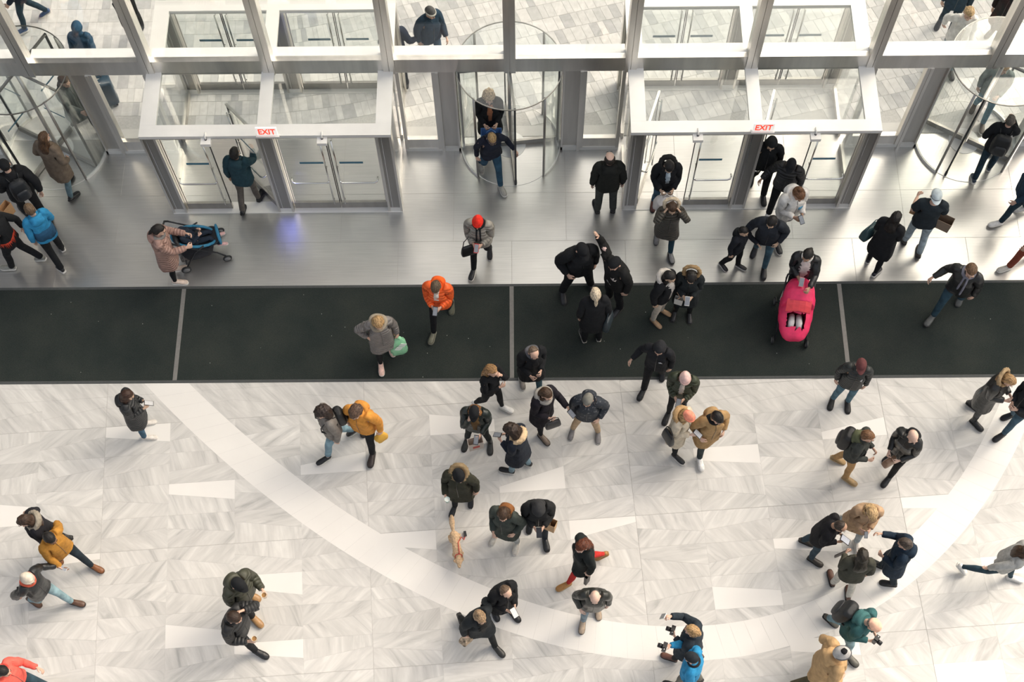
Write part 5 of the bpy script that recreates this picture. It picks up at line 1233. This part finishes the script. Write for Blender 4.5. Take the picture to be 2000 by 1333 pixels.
open_bag('umbrella_case', a.hand['L'], 50, (.10,.05,.40), noisy('black_sleeve', (.012,.012,.014), .5, 0, .2, 20), 'narrow black sleeve hanging beside the auburn-haired person', handles=True)
# bottom
a = person(989, 1157, 302, 'person in a black peacoat reading a phone by the white band', ('coat',BLK,'cloth'), ('jeans',BLK,'cloth'), (BLK,None), ('receding',(.13,.085,.055)), arms=('phone','phone'), walk=.25, hp=35, hy=10)
hands_phone(a, 'phone with a white page held by the peacoat wearer', screen=(.8,.78,.75), size=1.15)
a = person(938, 1207, 303, 'person in a dark blazer with a topknot striding at the bottom', ('coat',(.018,.022,.025),'cloth'), ('jeans',(.012,.014,.015),'cloth'), ((.02,.02,.018),None), ('bun',(.28,.19,.11)), arms=('swingB','carry'), walk=.95, hp=25, panel=((.012,.012,.012),.07,.95))
soft_bag('patterned_pouch', a.hand['R'], 40, (.24,.16,.16), noisy('zebra_cloth', (.42,.32,.22), .7, 0, .8, 22), 'black and beige patterned pouch in the hand of the blazer wearer', handle=False)
person(1162, 1168, 268, 'bald person in a dark leather jacket beside the white band', ('jacket',(.026,.028,.025),'leather'), ('jeans',(.20,.26,.30),'denim'), ((.45,.35,.26),None), None, arms=('hang','pocket'), walk=-.3, hp=32, skin_='pale', w=.94)
a = person(1351, 1232, 152, 'blond person in a dark raincoat taking a photo with a phone', ('coat',(.022,.032,.042),'cloth'), ('jeans',BLK,'cloth'), ((.14,.06,.04),None), ('lowbun',H_BLD), arms=('phone','photo'), walk=.45, hp=10)
one_phone(a, 'R', 'white phone raised by the blond person at the bottom', tilt=70, col=(.75,.75,.73), screen=(.25,.28,.30), size=1.1)
camera_prop(a.hand['L'], 160, 'black camera in the hand of the blond person at the bottom')
a = person(1350, 1285, 158, 'person in a bright blue jacket and black skullcap at the bottom edge', ('jacket',(.03,.26,.50),'cloth'), ('trousers',(.16,.155,.135),'cloth'), (BLK,None), ('crop',H_BLK), hat=('skullcap',(.02,.025,.03)), arms=('hang','photo'), walk=.4, hp=20, neckw=[('collar',(.02,.02,.022),'cloth')])
camera_prop(a.hand['R']+np.array([0,0,.03]), 160, 'black compact camera held out by the blue jacket wearer')
person(1645, 1277, 5, 'person in a tan coat and patterned grey beanie with dark pompom', ('coat',(.46,.30,.15),'cloth'), ('trousers',(.10,.085,.05),'cloth'), ((.06,.06,.06),None), ('crop',H_BRN), hat=('tall',(.42,.41,.40),'knit',(.09,.09,.10),(.01,.01,.012)), arms=('pocket','pocket'), walk=.85, hp=10, w=1.12, neckw=[('hood_down',(.46,.30,.15),'cloth')])
a = person(1708, 1222, 318, 'person in a teal jacket and peach cap holding a camera', ('jacket',(.035,.11,.115),'cloth'), ('jeans',(.22,.34,.38),'denim'), ((.09,.085,.07),None), ('crop',H_GRY), hat=('skullcap',(.82,.50,.36),'cloth'), arms=('phone','phone'), walk=-.7, hp=35, lean=12, neckw=[('hood_down',(.05,.14,.14),'cloth')], w=1.05)
backpack(a, (.014,.016,.018), 'large black rucksack of the teal jacket wearer', 1.1, .26)
camera_prop((a.hand['L']+a.hand['R'])/2+np.array([0,0,.03]), 318, 'black camera in the hands of the teal jacket wearer')
person(46, 1018, 205, 'person in black with a grey fur hood at the left edge', ('coat',(.012,.012,.016),'cloth'), ('leggings',BLK,'cloth'), (BLK,None), ('long',(.05,.03,.02)), boots=True, walk=.3, arms=('hang','out'), hp=25, neckw=[('fur',(.28,.25,.20))])
person(98, 1052, 325, 'person in a mustard brown jacket and brown shoes striding right', ('jacket',(.42,.20,.035),'cloth'), ('jeans',(.016,.026,.035),'denim'), ((.20,.075,.025),(.12,.05,.02)), ('short',H_BLK), arms=('swingB','swingF'), walk=.85, hp=25, skin_='brown', neckw=[('collar',(.42,.20,.035),'cloth')])
a = person(54, 1131, 338, 'person in a cream beanie, black leather jacket and light jeans', ('jacket',(.014,.016,.018),'leather'), ('jeans',(.24,.36,.40),'denim'), ((.10,.05,.03),None), ('crop',H_BRN), hat=('beanie',(.62,.55,.46)), arms=('out','swingB'), walk=.85, hp=20, neckw=[('scarf',(.62,.12,.07))])
one_phone(a, 'L', 'silver phone held low by the cream beanie wearer', col=(.5,.5,.5), size=.8)
person(6, 1312, 350, 'person in a coral red jacket cut off by the bottom left corner', ('jacket',(.80,.13,.10),'cloth'), ('jeans',(.03,.06,.08),'denim'), ((.45,.46,.46),WS), ('short',H_BLK), walk=.85, arms=('point','swingB'), hp=20, neckw=[('hood_down',(.80,.13,.10),'cloth')])
a = person(466, 1142, 325, 'person in an olive puffer jacket and black cap holding a cup', ('puffer',(.05,.052,.034),'puffer'), ('trousers',BLK,'cloth'), ((.36,.20,.08),(.40,.25,.12)), ('crop',H_BLK), hat=('cap',BLK,'cloth'), arms=('cup','hold'), hp=28, walk=-.35, neckw=[('hood_down',(.05,.052,.034),'puffer')], w=1.05)
cup(a.hand['L']+np.array([0,0,.04]), 'paper cup of tea held by the olive puffer jacket wearer')
a = person(458, 1207, 340, 'person in a black puffer jacket with one hand on the head', ('puffer',(.018,.019,.02),'puffer'), ('jeans',BLK,'cloth'), (BLK,None), ('short',(.035,.02,.013)), arms=('head','cup'), walk=-.6, hp=22, w=1.02)
cup(a.hand['R']+np.array([0,0,.04]), 'paper cup held by the person with one hand on the head')

# ---- suitcase outside
p = at(211, 203, 0.0); e = empty('suitcase', (p[0], p[1], 0), rad(20)); tag(e, 'dark blue suitcase with white piping outside the left side window', 'suitcase')
sm_ = noisy('suitcase_shell', (.02,.05,.08), .35, 0, .1, 15)
MB().loft([ering((0,0,z), rx, ry, 24, 6) for z, rx, ry in ((.06,.20,.11),(.08,.22,.125),(.66,.22,.125),(.70,.20,.11))]).build('shell', sm_, e, True)
for yy in (-.05, .05): MB().torus((0,yy,.38), .222, .32, .008, 28, 6, PI/2).build('piping', WHITEP, e, True)
for sx in (-.16,.16):
    for sy in (-.08,.08): MB().tube([(sx-.015,sy,.03),(sx+.015,sy,.03)], .03, 10).build('wheel', BLACKR, e, True)
MB().tube([(-.09,.08,.68),(-.09,.08,1.0),(.09,.08,1.0),(.09,.08,.68)], .012, 8).build('trolley_handle', STEEL, e, True)

# ---- strollers
def wheel(mb_parent, x, y, r, mname='wheel'):
    o = MB().torus((x, y, r), r*.8, r*.8, r*.2, 20, 8, 0).v
    mb = MB().torus((0,0,0), r*.82, r*.82, r*.18, 20, 8); mb.v = [(x+p[2]*1.2, y+p[0], r+p[1]) for p in mb.v]
    w = mb.build(mname, BLACKR, mb_parent, True)
    mb = MB(); mb.tube([(x-.02,y,r),(x+.02,y,r)], r*.66, 14); mb.build('hub', noisy('hub_grey', (.20,.20,.20), .5, 0, .1, 10), w, True)
def stroller_frame(e, m, wr=.09):
    for s in (-1, 1):
        MB().tube([(s*.25,-.38,wr),(s*.25,-.25,.30),(s*.24,.10,.62),(s*.235,.36,.92)], .014, 8).build('frame_rail', m, e, True)
        MB().tube([(s*.27,.34,wr),(s*.25,.10,.50),(s*.24,-.08,.62)], .014, 8).build('rear_leg', m, e, True)
        for y, r in ((-.38, wr*.9), (.34, wr)): wheel(e, s*.285, y, r)
    MB().tube([(-.235,.36,.92),(-.22,.41,.97),(-.15,.44,.99),(.15,.44,.99),(.22,.41,.97),(.235,.36,.92)], .018, 8).build('push_handle', BLACKR, e, True)
    MB().tube([(-.25,.3,.2),(.25,.3,.2)], .011, 8).build('axle', m, e, True)
SBLK = noisy('stroller_black', (.012,.014,.018), .5, 0, .2, 20)
def basket(e):
    MB().loft([ering((0,.05,z), rx, ry, 20, 4) for z, rx, ry in ((.16,.17,.20),(.18,.20,.24),(.33,.23,.28))]).build('basket', noisy('basket_mesh', (.03,.03,.035), .8, 0, .2, 40), e, True)
# blue stroller with a child
bp_ = at(397, 494, 0.0)
e = empty('stroller', (bp_[0], bp_[1], 0), rad(18)+PI/2); tag(e, 'blue and black stroller with a reclining child by the left vestibule', 'stroller', 'strollers')
stroller_frame(e, SBLK); basket(e)
SBLUE = noisy('stroller_blue', (.03,.20,.34), .7, 0, .12, 20)
MB().loft([ering((0,y,z), rx, .03, 18, 4) for y, z, rx in ((.34,.80,.12),(.30,.74,.19),(.18,.60,.21),(.05,.50,.21),(-.12,.46,.21),(-.28,.47,.19),(-.36,.49,.13))]).build('seat', SBLK, e, True)
pts = [(.21*math.cos(a_), .02+.36*math.sin(a_), .60+.17*math.sin(a_)) for a_ in np.linspace(0, 2*PI, 25)]
MB().tube(pts, .026, 8).build('seat_rim', SBLUE, e, True)
MB().loft([ering((0,-.36,z), rx, .025, 14, 4) for z, rx in ((.36,.15),(.40,.18),(.52,.18),(.55,.15))]).build('footrest', SBLUE, e, True)
soft_bag('bag_under_stroller', (bp_[0]-.22, bp_[1]-.12, .36), 20, (.3,.22,.2), noisy('fur_cloth', (.20,.18,.16), .9, 0, .7, 25), 'black and white fur bundle hanging by the blue stroller', handle=False)
ch = person(0, 0, 18, 'small child in navy lying back in the blue stroller', ('jacket',(.018,.028,.045),'cloth'), ('jeans',(.018,.028,.045),'cloth'), ((.70,.42,.40),WS), ('short',H_BRN), arms=('hold','hold'), h=.60, pose_legs='sit', lean=-38, hp=-8, xy=(bp_[0]-.05, bp_[1]-.02), zoff=.22, skin_='light', w=1.05)
# pink stroller, facing the viewer
pp_ = at(1551, 640, 0.0)
pp_ = (at(1552, 610, 0.45))
e = empty('stroller', (pp_[0], pp_[1], 0), rad(262)+PI/2); tag(e, 'stroller under a bright pink cover on the black mat', 'stroller', 'strollers')
stroller_frame(e, SBLK, .085); basket(e)
PINK = noisy('pink_nylon', (.80,.035,.13), .45, 0, .12, 9, bump=.2); PINKR = noisy('red_pink_nylon', (.82,.07,.09), .45, 0, .12, 9, bump=.2)
rings = []
for y, zc, rx, rz in ((.40,.88,.06,.05),(.36,.90,.16,.12),(.25,.88,.235,.20),(.10,.84,.265,.26),(-.05,.74,.275,.26)):
    rings.append([(rx*math.cos(t), y, zc+rz*math.sin(t)) for t in np.linspace(0, 2*PI, 21)[:-1]])
V, F = remesh(MB().loft(rings), .016, 2, 1600); link('canopy', np_mesh('canopy', V+vnoise(V, 22)[:, None]*.008, F), PINK, e)
rings = []
for y, zc, rx, rz in ((.16,.62,.26,.26),(.0,.58,.285,.27),(-.16,.52,.285,.22),(-.34,.46,.25,.15),(-.46,.42,.19,.09),(-.50,.40,.12,.05)):
    rings.append([(rx*math.cos(t), y, zc+rz*math.sin(t)) for t in np.linspace(0, 2*PI, 21)[:-1]])
V, F = remesh(MB().loft(rings), .016, 2, 1800)
V = V+vnoise(V, 20)[:, None]*.010
c_ = np.array([V[list(f)].mean(0) for f in F]); keep = [f for f, q in zip(F, c_) if not (abs(q[0]) < .15 and -.36 < q[1] < -.15 and q[2] > .5)]
link('foot_cover', np_mesh('foot_cover', V, keep), PINK, e)
MB().loft([[(x*.2, y, z) for x, y, z in ((-1,yy,zz-.05),(-.5,yy,zz),(0,yy,zz+.012),(.5,yy,zz),(1,yy,zz-.05),(1,yy,zz-.065),(0,yy,zz-.004),(-1,yy,zz-.065))] for yy, zz in ((-.02,1.0),(-.10,.93),(-.17,.84))]).build('visor', PINKR, e)
MB().loft([ering((0,y,z), .15, .02, 14, 4) for y, z in ((-.10,.5),(-.30,.44),(-.42,.42))]).build('seat', SBLK, e, True)
for s in (-1, 1): MB().tube([(s*.06,-.12,.56),(s*.065,-.26,.585),(s*.07,-.36,.50)], [.05,.055,.045], 12).build('wrapped_leg', noisy('pale_leggings', (.62,.58,.58), .8, 0, .1, 15), e, True)

# ---- dog
def build_dog():
    mb = MB()
    rings = []
    for y, z, rx, rz in ((.36,.47,.05,.06),(.31,.47,.095,.10),(.20,.47,.115,.125),(.02,.465,.10,.115),(-.12,.455,.115,.145),(-.24,.46,.11,.14),(-.31,.50,.075,.10)):
        rings.append([(rx*math.cos(t), y, z+rz*math.sin(t)) for t in np.linspace(0, 2*PI, 17)[:-1]])
    mb.loft(rings)
    mb.tube([(0,-.26,.50),(0,-.34,.58),(-.01,-.40,.60)], [.085,.07,.06], 12)            # neck
    mb.ell((-.015,-.44,.60), (.085,.10,.08), 14, 10); mb.tube([(-.02,-.49,.58),(-.03,-.56,.56),(-.033,-.60,.555)], [.055,.046,.032], 10)
    for s in (-1, 1):
        mb.ell((-.015+s*.092,-.42,.585), (.024,.045,.07), 10, 8, rot_y(s*.5))           # ears
        mb.tube([(s*.085,-.21,.44),(s*.088,-.20,.30),(s*.088,-.215,.19),(s*.088,-.20,.06),(s*.088,-.225,.025)], [.06,.042,.03,.026,.032], 10)
        mb.tube([(s*.08,.24,.46),(s*.09,.17,.33),(s*.09,.30,.20),(s*.09,.285,.08),(s*.09,.25,.025)], [.085,.058,.032,.026,.032], 10)
    mb.tube([(0,.35,.50),(0,.44,.56),(.01,.54,.60),(.02,.62,.66),(.03,.68,.74)], [.035,.055,.07,.066,.03], 10)
    V, F = remesh(mb, .013, 2, 5000); c = np.array([0,0,.45]); d = V-np.array([0,1,0])*V-c*np.array([1,0,1]); d /= np.linalg.norm(d, axis=1)[:, None]+1e-6
    return V+d*(vnoise(V, 85)*.013)[:, None], F
dp = at(891, 1066, .28)
dog = empty('dog', (dp[0], dp[1], 0), rad(282)+PI/2); dog.scale = (.64,.64,.64); tag(dog, 'golden long-haired dog with raised tail sniffing the floor', 'dog')
V, F = build_dog(); link('body', np_mesh('body', V, F, V), noisy('dog_fur', (.62,.43,.26), .85, 0, .28, 26, bump=.5), dog)
MB().torus((0,-.315,.565), .085, .07, .011, 20, 6, rad(55)).build('collar', noisy('red_strap', (.55,.05,.04), .5, 0, .1, 20), dog, True)
for s in (-1,1): MB().ell((-.018+s*.032,-.505,.625), (.009,.007,.009), 8, 6).build('eye', BLACKR, dog, True)
MB().ell((-.033,-.600,.565), (.016,.012,.013), 8, 6).build('nose', BLACKR, dog, True)
Rd = rot_z(rad(282)+PI/2); c0 = dp*np.array([1,1,0])+.64*(Rd @ np.array([.03,-.30,.655])); c1 = at(898, 1046, .40)
ls = empty('dog_leash', tuple(c0)); tag(ls, 'thin red leash trailing over the back of the golden dog', 'leash')
c2 = dp*np.array([1,1,0])+.64*(Rd @ np.array([.06,.02,.605])); c3 = dp*np.array([1,1,0])+.64*(Rd @ np.array([.17,.16,.50])); c4_ = dp*np.array([1,1,0])+.64*(Rd @ np.array([.22,.22,.03]))
MB().tube([np.zeros(3), (c2-c0)*.5+np.array([0,0,.01]), c2-c0, c3-c0, c4_-c0, c4_-c0+.64*(Rd @ np.array([.05,.10,-.01]))], .007, 6).build('cord', noisy('red_strap', (.55,.05,.04), .5, 0, .1, 20), ls, True)
MB().obox(c4_-c0+.64*(Rd @ np.array([.06,.14,.02])), (.04,.08,.03), Rd).build('grip', BLACKR, ls)
